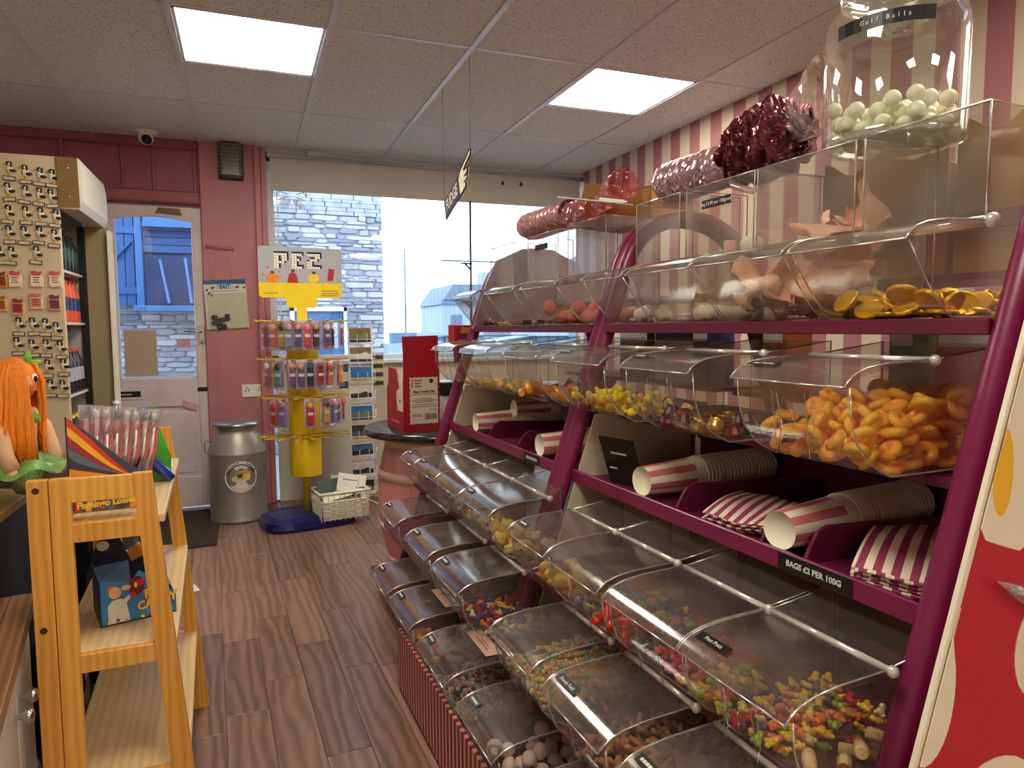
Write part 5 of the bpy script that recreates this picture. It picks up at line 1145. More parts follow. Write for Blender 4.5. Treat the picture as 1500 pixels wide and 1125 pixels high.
for i, z in enumerate(zs):
    m1, m2, m3, lb_ = themes[i]
    for j in range(2):
        p = thing('postcard', lb_ + (', in the wire rack' if not j else ', tucked behind the front card in the wire rack'), 'postcard', (.716+.008*j, 4.700+.012*j, z-.005), (-.12, .02*((i*7) % 3-1), .05), None if not j else 'postcards behind the front cards')
        if j: p['label'] = 'spare postcard tucked behind a front card in the white wire rack'
        obj('card', G().box(-.076, 0, 0, .076, .0015, .106), mat('card_white', (228, 226, 222), .5), p)
        obj('printed_view', G().box(-.071, -.0006, .058, .071, 0, .101, 0).box(-.071, -.0006, .028, .071, 0, .058, 1).box(-.071, -.0006, .005, .071, 0, .028, 2).prism([(-.02, .04), (.02, .03), (.06, .055), (.03, .07), (.0, .06)], -.0011, -.0005, 'xz', 1), [m1, m2, m3], p)
for i, (x, z) in enumerate(((.62, .92), (.615, .86))): tag(obj('fridge_magnet', G().box(-.03, 0, 0, .03, .006, .045, c=.003).box(-.024, -.001, .008, .024, 0, .037, 1), [black, sea], None, (.60, 4.70, z-.05*i), (0, 0, .1)), ('small dark souvenir magnet on the left side of the postcard rack, upper', 'small dark souvenir magnet on the left side of the postcard rack, lower')[i], 'magnet')
for i in range(4): tag(obj('souvenir_card', G().box(-.04, 0, 0, .04, .004, .05).box(-.034, -.001, .012, .034, 0, .04, 1), [sand, dark_], None, (.86, 4.86, .80+.06*i), (-.1, 0, 0)), 'yellow and black souvenir card in a column between the wire rack and the red box', 'card', 'souvenir cards right of the wire rack')
bw = mat('basket_white', (226, 220, 206), .5, var=.05)
bk = thing('wicker_basket', 'small white woven basket of papers on the blue base of the yellow stand', 'basket', (.515, 4.34, .045), (0, 0, math.radians(10)))
def bring(z): s_ = .105 + .028*z/.17; return [(-s_*1.15, -s_*.8), (s_*1.15, -s_*.8), (s_*1.15, s_*.8), (-s_*1.15, s_*.8)]
for i in range(9):
    z = .008+.0135*i; g = G(); r_ = bring(z); pts = []
    for a in range(4):
        p, q = r_[a], r_[(a+1) % 4]
        for k in range(8): u = k/8; nx, ny = (q[1]-p[1]), -(q[0]-p[0]); l_ = math.hypot(nx, ny); w_ = .004*(1 if (k+i) % 2 else -1); pts.append((p[0]+(q[0]-p[0])*u+nx/l_*w_, p[1]+(q[1]-p[1])*u+ny/l_*w_, z))
    obj('woven_strand', g.tube(pts, .0068, 5, closed=True), bw, bk)
g = G()
for a in range(4):
    p, q = bring(.12)[a], bring(.12)[(a+1) % 4]; p2, q2 = bring(.17)[a], bring(.17)[(a+1) % 4]
    for k in range(9): u = k/9+.05; g.bar((p[0]+(q[0]-p[0])*u, p[1]+(q[1]-p[1])*u, .0), (p2[0]+(q2[0]-p2[0])*u, p2[1]+(q2[1]-p2[1])*u, .165), .009, .004)
tag(obj('upright_cane', g, bw, bk), kind='stuff')
obj('basket_rim', G().tube([(x, y, .168) for x, y in bring(.17)], .011, 8, closed=True), bw, bk); obj('basket_bottom', G().box(-.12, -.08, 0, .12, .08, .006), bw, bk)
for i, (x, y, rz, ry, c, lb_) in enumerate(((-.02, -.03, .0, -.9, (232, 222, 196), 'cream booklet lying flat across the white basket'), (-.04, .04, .2, -.35, (70, 96, 100), 'grey-green booklet slanting in the white basket'), (.03, .045, -.3, -.2, (230, 226, 218), 'white folded leaflet standing in the white basket'), (.07, .02, .1, -.5, (236, 232, 224), 'white envelope at the right of the white basket'))):
    p = thing('leaflet', lb_, 'paper', (bk.location.x+x, bk.location.y+y, .17+.012*i), (-1.3 if i == 0 else -.3, .15*(i-1.5), rz))
    obj('sheet', G().box(-.09, 0, -.02, .09, .004, .09, c=.001), mat('leaflet_%d' % i, c, .6), p)
    obj('printed_line', G().box(-.06, -.0006, .05, .05, 0, .055).box(.03, -.0006, .01, .08, 0, .016), mat('ink_brown', (110, 60, 44), .6), p)
# ------------------------------------------------------------------ wall fittings by the door
FY = WY - .036
bp_ = thing('peg_rail', 'short pink wooden peg on the pilaster holding the bait bag strings', 'peg', (-.14, FY, 1.745))
obj('peg', G().tube([(-.085, -.014, .005), (-.03, -.014, .004), (.085, -.014, -.004)], [.012, .009, .012], 8).box(-.04, -.014, -.012, .04, 0, .012), pink, bp_)
bt = thing('bait_bag', 'clear bag on a white BAIT header card hanging from strings on the pilaster', 'bait bag', (-.105, FY-.012, 1.21), (0, math.radians(-3), 0))
obj('backing_card', G().box(-.13, 0, 0, .13, .003, .325, c=.001), mat('bait_card', (216, 210, 194), .5, var=.06, scale=9), bt)
obj('header_band', G().box(-.13, -.0006, .298, .13, 0, .325).prism([(.02, .298), (.13, .292), (.13, .30)], -.0006, 0, 'xz'), mat('header_blue', (32, 78, 134), .4), bt)
obj('header_patch', G().box(-.05, -.0012, .262, .05, -.0003, .297), mat('header_pale', (176, 196, 216), .5), bt)
text('BAIT', .042, bt, (.0, -.0016, .279), (PI/2, 0, 0), mat('bait_ink', (34, 58, 96), .5), bold=.0012, sx=.75)
b = G()
for x, z, sx_ in ((-.075, .275, 1), (.075, .275, 1), (-.11, .262, .6), (-.10, .24, .6), (-.085, .226, .5), (.118, .272, .6)): b.prism([(x-.014*sx_, z), (x, z+.006), (x+.014*sx_, z+.008), (x+.006, z-.008), (x-.006, z-.009)], -.0012, -.0002, 'xz')
obj('printed_crab', b, mat('print_rust', (110, 66, 52), .5), bt)
x = -.09; b = G(); rr = random.Random(5)
while x < .08: l_ = rr.uniform(.004, .01); b.box(x, -.0012, .250, x+l_, -.0004, .254); x += l_+.003
tag(obj('small_print', b, MATS['bait_ink'], bt), kind='stuff')
g = G(); rr = random.Random(12)
for i in range(16): g.ell((-.045+rr.uniform(-.04, .045), -.008, .03+rr.uniform(-.015, .06)), (rr.uniform(.017, .026), .008, rr.uniform(.012, .018)), 7, 5)
obj('bait_pieces', g, mat('bait_dark', (30, 22, 14), .6, var=.4, scale=40), bt)
obj('clear_bag', G().box(-.115, -.018, .0, .125, -.001, .235, c=.006), clear('poly_bag', (.95, .95, .92), gloss=.03, rough=.1, haze=.01, edge=.3), bt)
obj('string', G().tube([(-.055, .006, .325), (-.07, .0, .53)], .0016, 4).tube([(.045, .006, .325), (.045, .0, .525)], .0016, 4), mat('string_pale', (216, 196, 186), .7), bt)
sk = thing('wall_socket', 'white double wall socket on the pilaster behind the yellow stand', 'socket', (.035, FY+.001, .79))
obj('face_plate', G().box(-.073, -.012, -.043, .073, 0, .043, c=.004), white, sk)
obj('socket_holes', G().box(-.052, -.0126, -.004, -.046, -.0118, .010).box(-.034, -.0126, -.004, -.028, -.0118, .010).box(-.043, -.0126, .014, -.037, -.0118, .026).box(.028, -.0126, -.004, .034, -.0118, .010).box(.046, -.0126, -.004, .052, -.0118, .010).box(.037, -.0126, .014, .043, -.0118, .026), black, sk)
for x in (-.02, .02): obj('rocker', G().box(x-.009, -.015, .008, x+.009, -.011, .026, c=.002), white, sk)
el = thing('emergency_light', 'dark ribbed bulkhead emergency light high on the pilaster', 'light', (-.055, FY, 2.31))
obj('light_base', G().box(-.078, -.022, -.125, .078, 0, .125, c=.012), mat('bulkhead_base', (60, 56, 54), .5), el)
obj('light_cover', G().box(-.072, -.075, -.118, .072, -.02, .118, c=.02), mat('smoked_cover', (84, 78, 74), .22, var=.25, scale=26), el)
g = G()
for i in range(9): g.box(-.066, -.0765, -.10+.024*i, .066, -.0745, -.096+.024*i)
obj('cover_rib', g, mat('cover_ridge', (120, 112, 106), .3), el)
cc = thing('security_camera', 'white dome security camera under the ceiling above the door', 'camera', (-.53, 4.86, CZ))
obj('mount_plate', G().lathe([(0, 0), (.062, 0), (.064, -.010), (.058, -.022), (0, -.022)], 24), white, cc)
obj('eyeball', G().ell((0, -.004, -.045), (.044, .044, .042), 18, 12), white, cc)
obj('lens_face', G().lathe([(.026, 0), (.030, .006), (.0, .010)], 18, M=Matrix.Translation((.010, -.040, -.062)) @ Matrix.Rotation(math.radians(118), 4, 'X') @ Matrix.Rotation(math.radians(-8), 4, 'Y')), black, cc)
# ------------------------------------------------------------------ hanging sign
hs_ = thing('hanging_sign', 'dark FUDGE sign with a pointing hand hung by two threads from the ceiling', 'sign', (.98, 3.29, 1.868), (math.radians(-16.5), 0, 0))
dk = mat('sign_grey', (64, 62, 78), .5); sc_m = mat('sign_cream', (226, 214, 190), .5)
obj('sign_board', G().box(-.004, -.06, -.052, .004, .215, .052, c=.001), dk, hs_)
text('FUDGE', .085, hs_, (-.0052, .078, 0), (PI/2, 0, -PI/2), sc_m, bold=.0015, sx=.78)
hand = [(-.055, -.055), (-.055, .03), (-.075, .05), (-.13, .060), (-.26, .075), (-.272, .062), (-.262, .048), (-.15, .035), (-.148, .028), (-.20, .018), (-.205, .004), (-.195, -.004), (-.15, -.002), (-.19, -.014), (-.19, -.030), (-.14, -.026), (-.165, -.04), (-.16, -.056), (-.10, -.058)]
obj('pointing_hand', G().prism(hand, -.0045, .0045, 'yz'), sc_m, hs_)
hb_ = G()
for i in range(len(hand)):
    a, b = hand[i], hand[(i+1) % len(hand)]; hb_.bar((-.0052, a[0], a[1]), (-.0052, b[0], b[1]), .007, .002)
obj('hand_outline', hb_, mat('sign_black', (24, 22, 26), .5), hs_)
inv = hs_.matrix_world.inverted() if False else None
g = G()
for (y, zt) in ((3.07, 1.955), (3.52, 1.83)): g.tube([(0, y-3.29, CZ-1.868), (0, y-3.29, zt-1.868)], .0011, 4)
th = obj('thread', g, mat('thread_dark', (70, 70, 76), .6), hs_); th.rotation_euler = (math.radians(16.5), 0, 0)

# ------------------------------------------------------------------ drinks fridge
fb = mat('fridge_cream', (204, 184, 154), .45, var=.03, scale=3); fbr = mat('fridge_brown', (126, 96, 50), .45, var=.05); fwh = mat('fridge_white', (226, 222, 208), .4, var=.03); fgr = mat('fridge_inside', (176, 178, 178), .5)
FX, FY0, FY1 = -.785, 3.78, 4.40
fr_ = thing('drinks_fridge', 'tall cream drinks fridge covered in magnets, left of the door', 'fridge', (FX, FY0, 0))
obj('side_wall', G().box(-.75, 0, .05, 0, .03, 2.0, c=.004), fb, fr_)
obj('far_wall', G().box(-.75, .59, .05, -.02, .62, 2.0), fgr, fr_); obj('back_wall', G().box(-.75, .03, .05, -.72, .59, 2.0), fgr, fr_)
obj('fridge_base', G().box(-.75, .0, .0, -.01, .62, .18), black, fr_); obj('fridge_top', G().box(-.75, .03, 1.90, -.0, .59, 2.0), fb, fr_)
cv = [(0, 1.765), (.0, 2.0), (.088, 1.998), (.098, 1.94), (.098, 1.80), (.08, 1.765)]
obj('canopy', G().prism(cv, .0, .62, 'xz'), fwh, fr_); cz = obj('canopy_cheek', G().prism([(0, 1.77), (0, 2.0), (.083, 1.998), (.086, 1.775)], -.006, .0, 'xz'), fbr, fr_)
for z in (1.95, 1.82): obj('screw', G().ell((.045, -.007, z), (.006, .003, .006), 8, 5), chrome, cz)
for z in (.20, .52, .885, 1.245, 1.50): obj('wire_shelf', G().box(-.70, .04, z-.012, -.03, .58, z), fwh, fr_)
dr = obj('fridge_door', G().box(-.012, .585, .10, .105, .625, 1.76, c=.003), mat('door_edge_tan', (150, 134, 98), .4, var=.06), fr_)
obj('door_seal', G().box(-.045, .578, .10, -.012, .618, 1.76), black, dr); obj('door_rail', G().box(.10, .55, .12, .118, .622, 1.74), fwh, dr)
# bottles
def bottle(label, x, y, z, hgt, r, body, lab_c, cap, group):
    b = thing('drink_bottle', label, 'bottle', (x, y, z), (0, 0, 0), group)
    obj('bottle_body', G().lathe([(0, .0), (r*.9, 0), (r, .01), (r, hgt*.62), (r*.85, hgt*.72), (r*.38, hgt*.88), (r*.36, hgt*.94)], 14), body, b)
    obj('bottle_label', G().lathe([(r+.0008, hgt*.28), (r+.0008, hgt*.58)], 14), lab_c, b)
    obj('bottle_cap', G().lathe([(r*.4, hgt*.93), (r*.42, hgt*.99), (0, hgt)], 10), cap, b)
    return b
dgr = mat('drink_dark_green', (24, 44, 30), .2); org = mat('drink_orange', (226, 84, 40), .25); blu = mat('label_navy', (30, 40, 100), .4); redcap = mat('cap_red', (196, 30, 40), .35); yelcap = mat('cap_yellow', (226, 190, 40), .35); dkb = mat('drink_dark', (40, 36, 46), .2); wl = mat('label_pale', (170, 176, 186), .4); clr = clear('bottle_clear', (.84, .92, .88), gloss=.15, rough=.05, haze=.12, edge=.6)
rowspec = [(1.50, .19, .033, dgr, mat('label_green', (40, 66, 52), .4), dgr, 'dark green bottle on the top fridge shelf', 'dark green bottles in the fridge'), (1.245, .215, .032, org, blu, redcap, 'orange bottle with a navy label on the second fridge shelf', 'orange bottles in the fridge'), (.885, .225, .034, dkb, wl, None, 'dark bottle with a grey label on the third fridge shelf', 'dark bottles in the fridge'), (.52, .25, .038, dkb, MATS['label_navy'], yelcap, 'dark bottle with a yellow cap on the lower fridge shelf', 'yellow-capped bottles in the fridge')]
for z, hg_, r_, bm2, lm, cp, lb_, gp in rowspec:
    p0 = None
    for i in range(6):
        x, y = FX-.065, FY0+.09+.083*i; l2 = lb_ + ', %s from the near end' % ORD[i]
        if p0 is None: p0 = bottle(l2, x, y, z, hg_, r_, bm2, lm, cp or redcap, gp)
        else: dup(p0, (x, y, z), None, l2)
wb = bottle('clear water bottle with a white cap standing in front of the fridge door', -.66, 4.20, .58, .25, .042, clr, mat('label_leaf', (170, 190, 120), .4), white, None); 
ws = thing('crate', 'small dark crate under the clear water bottle beside the fridge', 'crate', (-.62, 4.22, 0)); obj('crate_side', G().box(-.1, -.1, 0, .1, .1, .57, c=.01), black, ws); obj('crate_rim', G().box(-.105, -.105, .54, .105, .105, .58, c=.006), black, ws)
# magnets on the side of the fridge
BIRD = G()
BIRD.ell((-.002, 0, .012), (.013, .004, .019), 8, 6, 1).ell((-.006, -.001, .034), (.010, .0045, .010), 8, 6, 0).ell((-.004, -.003, .032), (.006, .003, .006), 6, 4, 1).ell((.010, -.002, .006), (.014, .0035, .007), 8, 5, 0)
BIRD.prism([(-.024, .028), (-.014, .036), (-.013, .028)], -.005, -.001, 'xz', 2).box(-.008, -.003, -.018, .002, 0, -.008, 2).ell((.004, -.001, .030), (.005, .004, .014), 6, 5, 0)
BIRD.box(-.023, -.004, -.036, .021, 0, -.018, 0, c=.001).box(-.020, -.0046, -.033, .018, -.0038, -.021, 3)
BIRDm = BIRD.mesh('bird_magnet', [mat('magnet_black', (38, 36, 34), .35), mat('magnet_white', (222, 214, 190), .4), mat('magnet_orange', (196, 150, 40), .4), mat('magnet_caption', (206, 186, 160), .5)])
BIRDS = [(-.967, 1.917), (-.906, 1.906), (-.851, 1.899), (-.804, 1.895), (-.974, 1.824), (-.913, 1.815), (-.858, 1.809), (-.809, 1.804), (-.982, 1.724), (-.914, 1.723), (-.856, 1.72), (-.799, 1.715), (-.982, 1.634), (-.925, 1.632), (-.867, 1.634), (-.808, 1.623), (-1.026, 1.54), (-.981, 1.539), (-.883, 1.545), (-.967, 1.219), (-.911, 1.219), (-.864, 1.215), (-.821, 1.197), (-.977, 1.129), (-.918, 1.119), (-.866, 1.118), (-.807, 1.11), (-.92, 1.025), (-.865, 1.024), (-.80, 1.028), (-.916, .931), (-.858, .932), (-.808, .927), (-1.03, 1.92), (-1.035, 1.826), (-1.04, 1.73), (-1.045, 1.64)]
def BL2(i):
    x, z = BIRDS[i]; rows = sorted(BIRDS, key=lambda q: -q[1]); rr_ = []
    for q in rows:
        if not rr_ or rr_[-1][0][1] - q[1] > .05: rr_.append([q])
        else: rr_[-1].append(q)
    for k, r_ in enumerate(rr_):
        if (x, z) in r_: return 'seabird magnet with a caption plate, %s row down, %s from the fridge edge' % (ORD[k], ORD[sorted(r_, key=lambda q: -q[0]).index((x, z))])
for i, (x, z) in enumerate(BIRDS):
    o = obj('bird_magnet', BIRDm, None, None, (x, FY0-.001, z), (0, math.radians(R.uniform(-5, 7)), 0)); o.scale = (1.1, 1, 1.08)
    tag(o, BL2(i), 'magnet', 'seabird magnets on the fridge')
for i, (x, z, c1, c2, lb_) in enumerate(((-1.028, 1.434, (214, 130, 50), (120, 60, 40), 'orange sweet-jar magnet cut off by the left edge, upper row'), (-.972, 1.437, (232, 200, 170), (206, 70, 90), 'red-topped sweet-bag magnet with a white caption, left of three'), (-.889, 1.439, (232, 200, 170), (206, 70, 90), 'red-topped sweet-bag magnet with a white caption, middle of three'), (-.816, 1.44, (232, 200, 170), (206, 80, 96), 'red-topped sweet-bag magnet with a white caption, right of three'), (-1.034, 1.327, (226, 170, 60), (150, 90, 40), 'yellow sweet-jar magnet cut off by the left edge, lower row'), (-.968, 1.312, (222, 170, 140), (150, 50, 60), 'pink and brown sweet-bag magnet with a dark label, lower left'), (-.895, 1.338, (222, 200, 130), (206, 120, 100), 'pale yellow sweet-bag magnet, lower middle'), (-.823, 1.331, (214, 160, 130), (120, 50, 70), 'plum coloured sweet-bag magnet, lower right'))):
    g = G().box(-.026, -.005, -.036, .026, 0, .022, 0, c=.006).prism([(-.016, .018), (.016, .018), (.022, .038), (.006, .032), (-.006, .039), (-.022, .034)], -.006, 0, 'xz', 1).box(-.019, -.0056, -.026, .019, -.0046, .014, 2)
    for k in range(3): g.box(-.014, -.0062, .006-.011*k, .014-.004*(k % 2), -.0054, .010-.011*k, 3)
    ms = [mat('sb_a%d' % i, c1, .5, var=.2, scale=60), mat('sb_b%d' % i, c2, .45), mat('sb_c%d' % i, (236, 216, 196) if i in (1, 2, 3) else c2, .5), mat('sb_ink', (110, 40, 50), .5)]
    tag(obj('sweet_bag_magnet', g, ms, None, (x, FY0-.001, z), (0, .03*(i % 3-1), 0)), lb_, 'magnet')

# ------------------------------------------------------------------ wooden shelf unit
oak = wood('golden_oak', (226, 168, 76), (194, 130, 48), rough=.4, scale=(3, 3, .3), bands=6, axis='X', dist=5); oaks = wood('pale_oak_board', (226, 196, 150), (198, 160, 110), rough=.28, scale=(2.5, .25, 2.5), bands=6, axis='X', dist=5)
SX, SYY, SR = -.31, 1.60, .042
SU = thing('shelf_unit', 'golden oak three-tier shelf unit with leaning front legs in the left foreground', 'shelf', (SX, SYY, 0), (0, 0, SR))
D_ = .73
def fx(z): return .170 - .0795*z   # x of the leaning front leg
for y in (0, D_):
    for k, xx in enumerate((-.1060, -.0680)):
        lg = obj('rear_post', G().box(xx+.0008, y, 0, xx+.0372, y+.022, .905, c=.0015), oak, SU)
        if y == 0 and k == 0:
            for z in (.885, .60, .30): obj('screw_hole', G().lathe([(.0, 0), (.0055, 0), (.0065, -.0012), (.0045, -.0006), (0, -.0003)], 12, M=Matrix.Translation((xx+.017, y, z)) @ Matrix.Rotation(-PI/2, 4, 'X')), mat('bronze_bolt', (74, 50, 28), .4, metal=.6), lg)
    g = G(); g.prism([(fx(0)-.022, 0), (fx(0)+.022, 0), (fx(.905)+.018, .905), (fx(.905)-.018, .905)], y-.002, y+.022, 'xz'); obj('front_leg', g, oak, SU)
    obj('top_rail', G().box(-.031, y+.001, .855, fx(.88)-.016, y+.021, .903, c=.001), oak, SU)
    for z in (.792, .517, .237): obj('cross_rail', G().box(-.031, y+.001, z-.020, fx(z)-.016, y+.021, z+.0185, c=.001), oak, SU)
for z, dx in ((.81, .03), (.535, .022), (.255, .015)):
    obj('shelf_board', G().box(-.08, .022, z-.018, fx(z)+dx, D_, z, c=.002), oaks, SU)
# box of lollies
card_m = mat('lolly_card', (208, 60, 40), .4)
LB = thing('lolly_box', 'colourful swirl-printed card box of Flamingo Lollies on the top shelf of the oak unit', 'box', (-.365, 1.70, .811), (0, 0, math.radians(4))); LB.scale = (.87, 1, 1)
obj('box_front', G().prism([(0, 0), (.155, 0), (.155, .08), (.12, .108), (.08, .142), (.04, .178), (.0, .208)], 0, .003, 'xz'), mat('swirl_ground', (70, 66, 84), .4), LB)
sw = [(206, 62, 34), (236, 176, 40), (150, 50, 60), (84, 110, 120), (60, 60, 70), (226, 140, 50), (120, 70, 100), (236, 200, 60)]
for i in range(8):
    g = G(); pts = []
    for k in range(9):
        u = k/8; x = .004+.148*u; base_z = .205 - .021*i
        zz = (base_z-.06)*((1-u)**1.2)+.06 + .004*math.sin(u*5+i) + .008*(4-i)*u*.3
        lim = .207 - .126*u
        pts.append((x, -.0007-.00012*i, min(max(zz, .03), lim)))
    n = len(pts); vs = [(p[0], p[1], p[2]) for p in pts] + [(p[0], p[1], max(.026, p[2]-.019-.004*math.sin(k*.7))) for k, p in enumerate(pts)]
    g.add(vs, [(k, n+k, n+k+1, k+1) for k in range(n-1)], 0); obj('printed_swirl', g, mat('swirl_%d' % i, sw[i], .4), LB)
bnd = obj('print_band', G().box(0, -.002, 0, .155, -.0006, .05), mat('band_print', (90, 74, 84), .4, var=.5, scale=22), LB)
for i in range(6): obj('printed_ray', G().prism([(.01+.024*i, .001), (.022+.024*i, .001), (.034+.024*i, .049), (.020+.024*i, .049)], -.0026-.0001*i, -.0019, 'xz'), mat('swirl_%d' % (i % 8), (0, 0, 0)), bnd)
text('Flamingo Lollies', .020, bnd, (.080, -.0036, .0165), (PI/2, -.05, 0), mat('lolly_yellow', (240, 206, 60), .4), bold=.0007, sx=1.0)
obj('box_side', G().prism([(0, 0), (.22, 0), (.22, .12), (0, .208)], 0, .003, 'yz').prism([(0, 0), (.22, 0), (.22, .10), (0, .08)], .152, .155, 'yz').box(0, .217, 0, .155, .22, .10).box(0, 0, 0, .155, .22, .003), MATS['swirl_ground'], LB)
lp = [mat('lolly_pink', (204, 110, 104), .4), mat('lolly_white', (232, 214, 208), .4), mat('lolly_dark', (50, 54, 84), .4)]
wrap = clear('lolly_wrap', (.96, .96, .97), gloss=.3, rough=.08, haze=.12, edge=.6, hazecol=(.9, .9, .95))
for i in range(8):
    x = -.348 + .0138*i; y = 1.735 + .020*i; z0 = .820
    p = thing('wrapped_lolly', 'pink and white wrapped flamingo lolly standing in the swirl-printed box, %s from the left' % ('first', 'second', 'third', 'fourth', 'fifth', 'sixth', 'seventh', 'eighth')[i], 'lolly', (x, y, z0), (0, .10+.02*i, .1), 'lollies in the swirl box')
    hgt = .20 - .004*i
    obj('candy', G().tube([(0, 0, .02), (.006, 0, .09), (.0, 0, .15), (-.008, 0, hgt-.01)], [.009, .012, .011, .009], 8, 0).tube([(.004, -.009, .05), (.005, -.012, .10), (0, -.011, .15)], .003, 5, 1).ell((-.008, 0, hgt), (.010, .010, .012), 8, 6, 1 if i % 3 else 2), lp, p)
    g = G(); crumple(g, lambda u, v: (((.017-.003*u)*math.cos(v*2*PI)-.006*u, (.017-.003*u)*math.sin(v*2*PI), .02+u*(hgt+.0)), (math.cos(v*2*PI), math.sin(v*2*PI), 0)), 10, 12, .008, i+50); obj('wrapper', g, wrap, p)
GB = thing('toy_box', 'bright green printed card box behind the lollies on the top shelf', 'box', (-.285, 1.98, .811), (0, 0, .1))
gm = mat('toy_green', (64, 170, 40), .35, var=.35, scale=24)
obj('card_tray', G().box(0, 0, 0, .06, .004, .18).box(0, .12, 0, .06, .124, .18).box(0, 0, 0, .004, .124, .18), gm, GB); obj('printed_figure', G().prism([(.01, .02), (.04, .015), (.05, .06), (.03, .09), (.012, .07)], -.001, 0, 'xz').prism([(.015, .10), (.05, .11), (.045, .17), (.02, .16)], -.001, 0, 'xz', 1), [mat('toy_brown', (110, 70, 40), .5), mat('toy_lime', (120, 210, 60), .4)], GB)
obj('white_base', G().prism([(.05, .02), (.095, .03), (.095, .13), (.05, .12)], 0, .03, 'xy'), white, GB)
BTy = thing('squeeze_tube', 'dark blue bent sweet tube hung on the front of the green toy box', 'sweet tube', (-.240, 1.965, .822), (0, 0, .1))
bm3 = mat('tube_blue', (20, 44, 150), .15, spec=.8, coat=.5)
obj('tube_body', G().tube([(-.012, 0, .155), (-.014, 0, .11), (-.012, 0, .07), (.004, 0, .045), (.032, 0, .015), (.05, 0, -.005)], [.016, .017, .015, .015, .013, .010], 12), bm3, BTy); obj('tube_tip', G().ell((-.012, 0, .165), (.017, .017, .02), 10, 7), bm3, BTy)
obj('back_card', G().prism([(-.022, -.03), (.045, -.03), (.05, .05), (.015, .165), (-.022, .165)], .018, .021, 'xz'), gm, BTy)
# box of sweets with the cartoon scientist
CBx = thing('candy_box', 'blue cartoon-printed candy carton with a torn-open top on the middle shelf of the oak unit', 'box', (-.325, 1.735, .536), (0, 0, math.radians(16))); CBx.scale = (.84, .9, 1)
bl1 = mat('carton_blue', (44, 128, 190), .4, var=.25, scale=28); bl2 = mat('carton_side', (48, 62, 84), .45, var=.3, scale=24); ins = mat('carton_inside', (20, 24, 34), .7)
obj('carton_front', G().prism([(0, 0), (.185, 0), (.185, .045), (.15, .075), (.13, .095), (.095, .115), (.075, .092), (.0, .105)], 0, .003, 'xz'), bl1, CBx)
obj('carton_side', G().prism([(0, 0), (.15, 0), (.15, .13), (.11, .112), (.0, .105)], 0, .003, 'yz'), bl2, CBx)
obj('carton_side', G().prism([(0, 0), (.15, 0), (.15, .06), (0, .045)], .182, .185, 'yz'), bl1, CBx)
obj('carton_back', G().prism([(0, 0), (.185, 0), (.185, .06), (.16, .12), (.10, .10), (.07, .17), (.03, .175), (.0, .13)], .147, .15, 'xz'), ins, CBx); obj('carton_base', G().box(0, 0, 0, .185, .15, .003), ins, CBx)
obj('carton_flap', G().add([(0, .0, .105), (.075, .0, .092), (.085, .10, .118), (.0, .11, .112)], [(0, 1, 2, 3)]).add([(0, .0, .103), (.075, .0, .090), (.085, .10, .116), (.0, .11, .110)], [(3, 2, 1, 0)]), mat('carton_top', (58, 92, 118), .45, var=.2, scale=24), CBx)
hh_ = G(); hh_.prism([(.03+.016*math.cos(k*PI/7), .150+.012*math.sin(k*PI/7)) for k in range(14)], .1462, .147, 'xz'); obj('carton_handle_hole', hh_, white, CBx)
for z0, z1 in ((.03, .05), (.065, .085)): obj('side_print', G().box(-.001, .02, z0, 0, .13, z1), mat('side_brown', (70, 54, 54), .5), CBx)
f = G()
f.prism([(.018, .004), (.07, .004), (.062, .05), (.05, .058), (.03, .057), (.018, .045)], -.0010, 0, 'xz', 0)          # white coat
f.prism([(.055, .04), (.075, .058), (.071, .064), (.05, .052)], -.0013, 0, 'xz', 0)
disc(f, .036, .074, .015, .014, 1, -.0012); disc(f, .062, .082, .012, .006, 1, -.0018); disc(f, .030, .082, .012, .009, 2, -.0009)
disc(f, .088, .082, .020, .022, 3, -.0007); disc(f, .098, .088, .011, .008, 4, -.0014, 12); disc(f, .086, .084, .004, .007, 5, -.0022, 10); disc(f, .078, .062, .008, .006, 4, -.0016)
for k in range(8): disc(f, .02+.02*k, .007+.003*(k % 2), .005, .004, (5, 4, 1, 6)[k % 4], -.0016, 8)
obj('printed_picture', f, [mat('pr_white', (226, 226, 216), .4), mat('pr_skin', (226, 176, 136), .4), mat('pr_hair', (200, 110, 40), .4), mat('pr_maroon', (110, 26, 34), .4), mat('pr_red', (200, 30, 40), .4), mat('pr_yellow', (240, 204, 50), .4), mat('pr_teal', (60, 140, 120), .4)], CBx)
for wd_, z, xx in (('FART', .056, .106), ('CANDY', .031, .088)):
    text(wd_, .028, CBx, (xx, -.0024, z), (PI/2, -.10, 0), mat('pr_orange', (190, 90, 20), .4), bold=.0022, align='LEFT'); text(wd_, .028, CBx, (xx, -.0034, z), (PI/2, -.10, 0), mat('pr_yellow', (0, 0, 0)), bold=.0006, align='LEFT')
ob = thing('round_sweet_tub', 'round orange and green sweet tub behind the cartoon candy carton', 'tub', (-.285, 2.06, .536))
obj('tub_body', G().lathe([(0, 0), (.03, .002), (.042, .03), (.040, .06), (.026, .085), (0, .09)], 18), mat('tub_orange', (206, 120, 30), .25), ob); obj('tub_face', G().ell((.012, -.028, .045), (.018, .014, .026), 10, 7), mat('tub_green', (40, 150, 60), .25), ob); obj('tub_nub', G().ell((-.004, -.004, .093), (.007, .007, .008), 8, 5), mat('tub_yellow', (220, 190, 90), .3), ob)
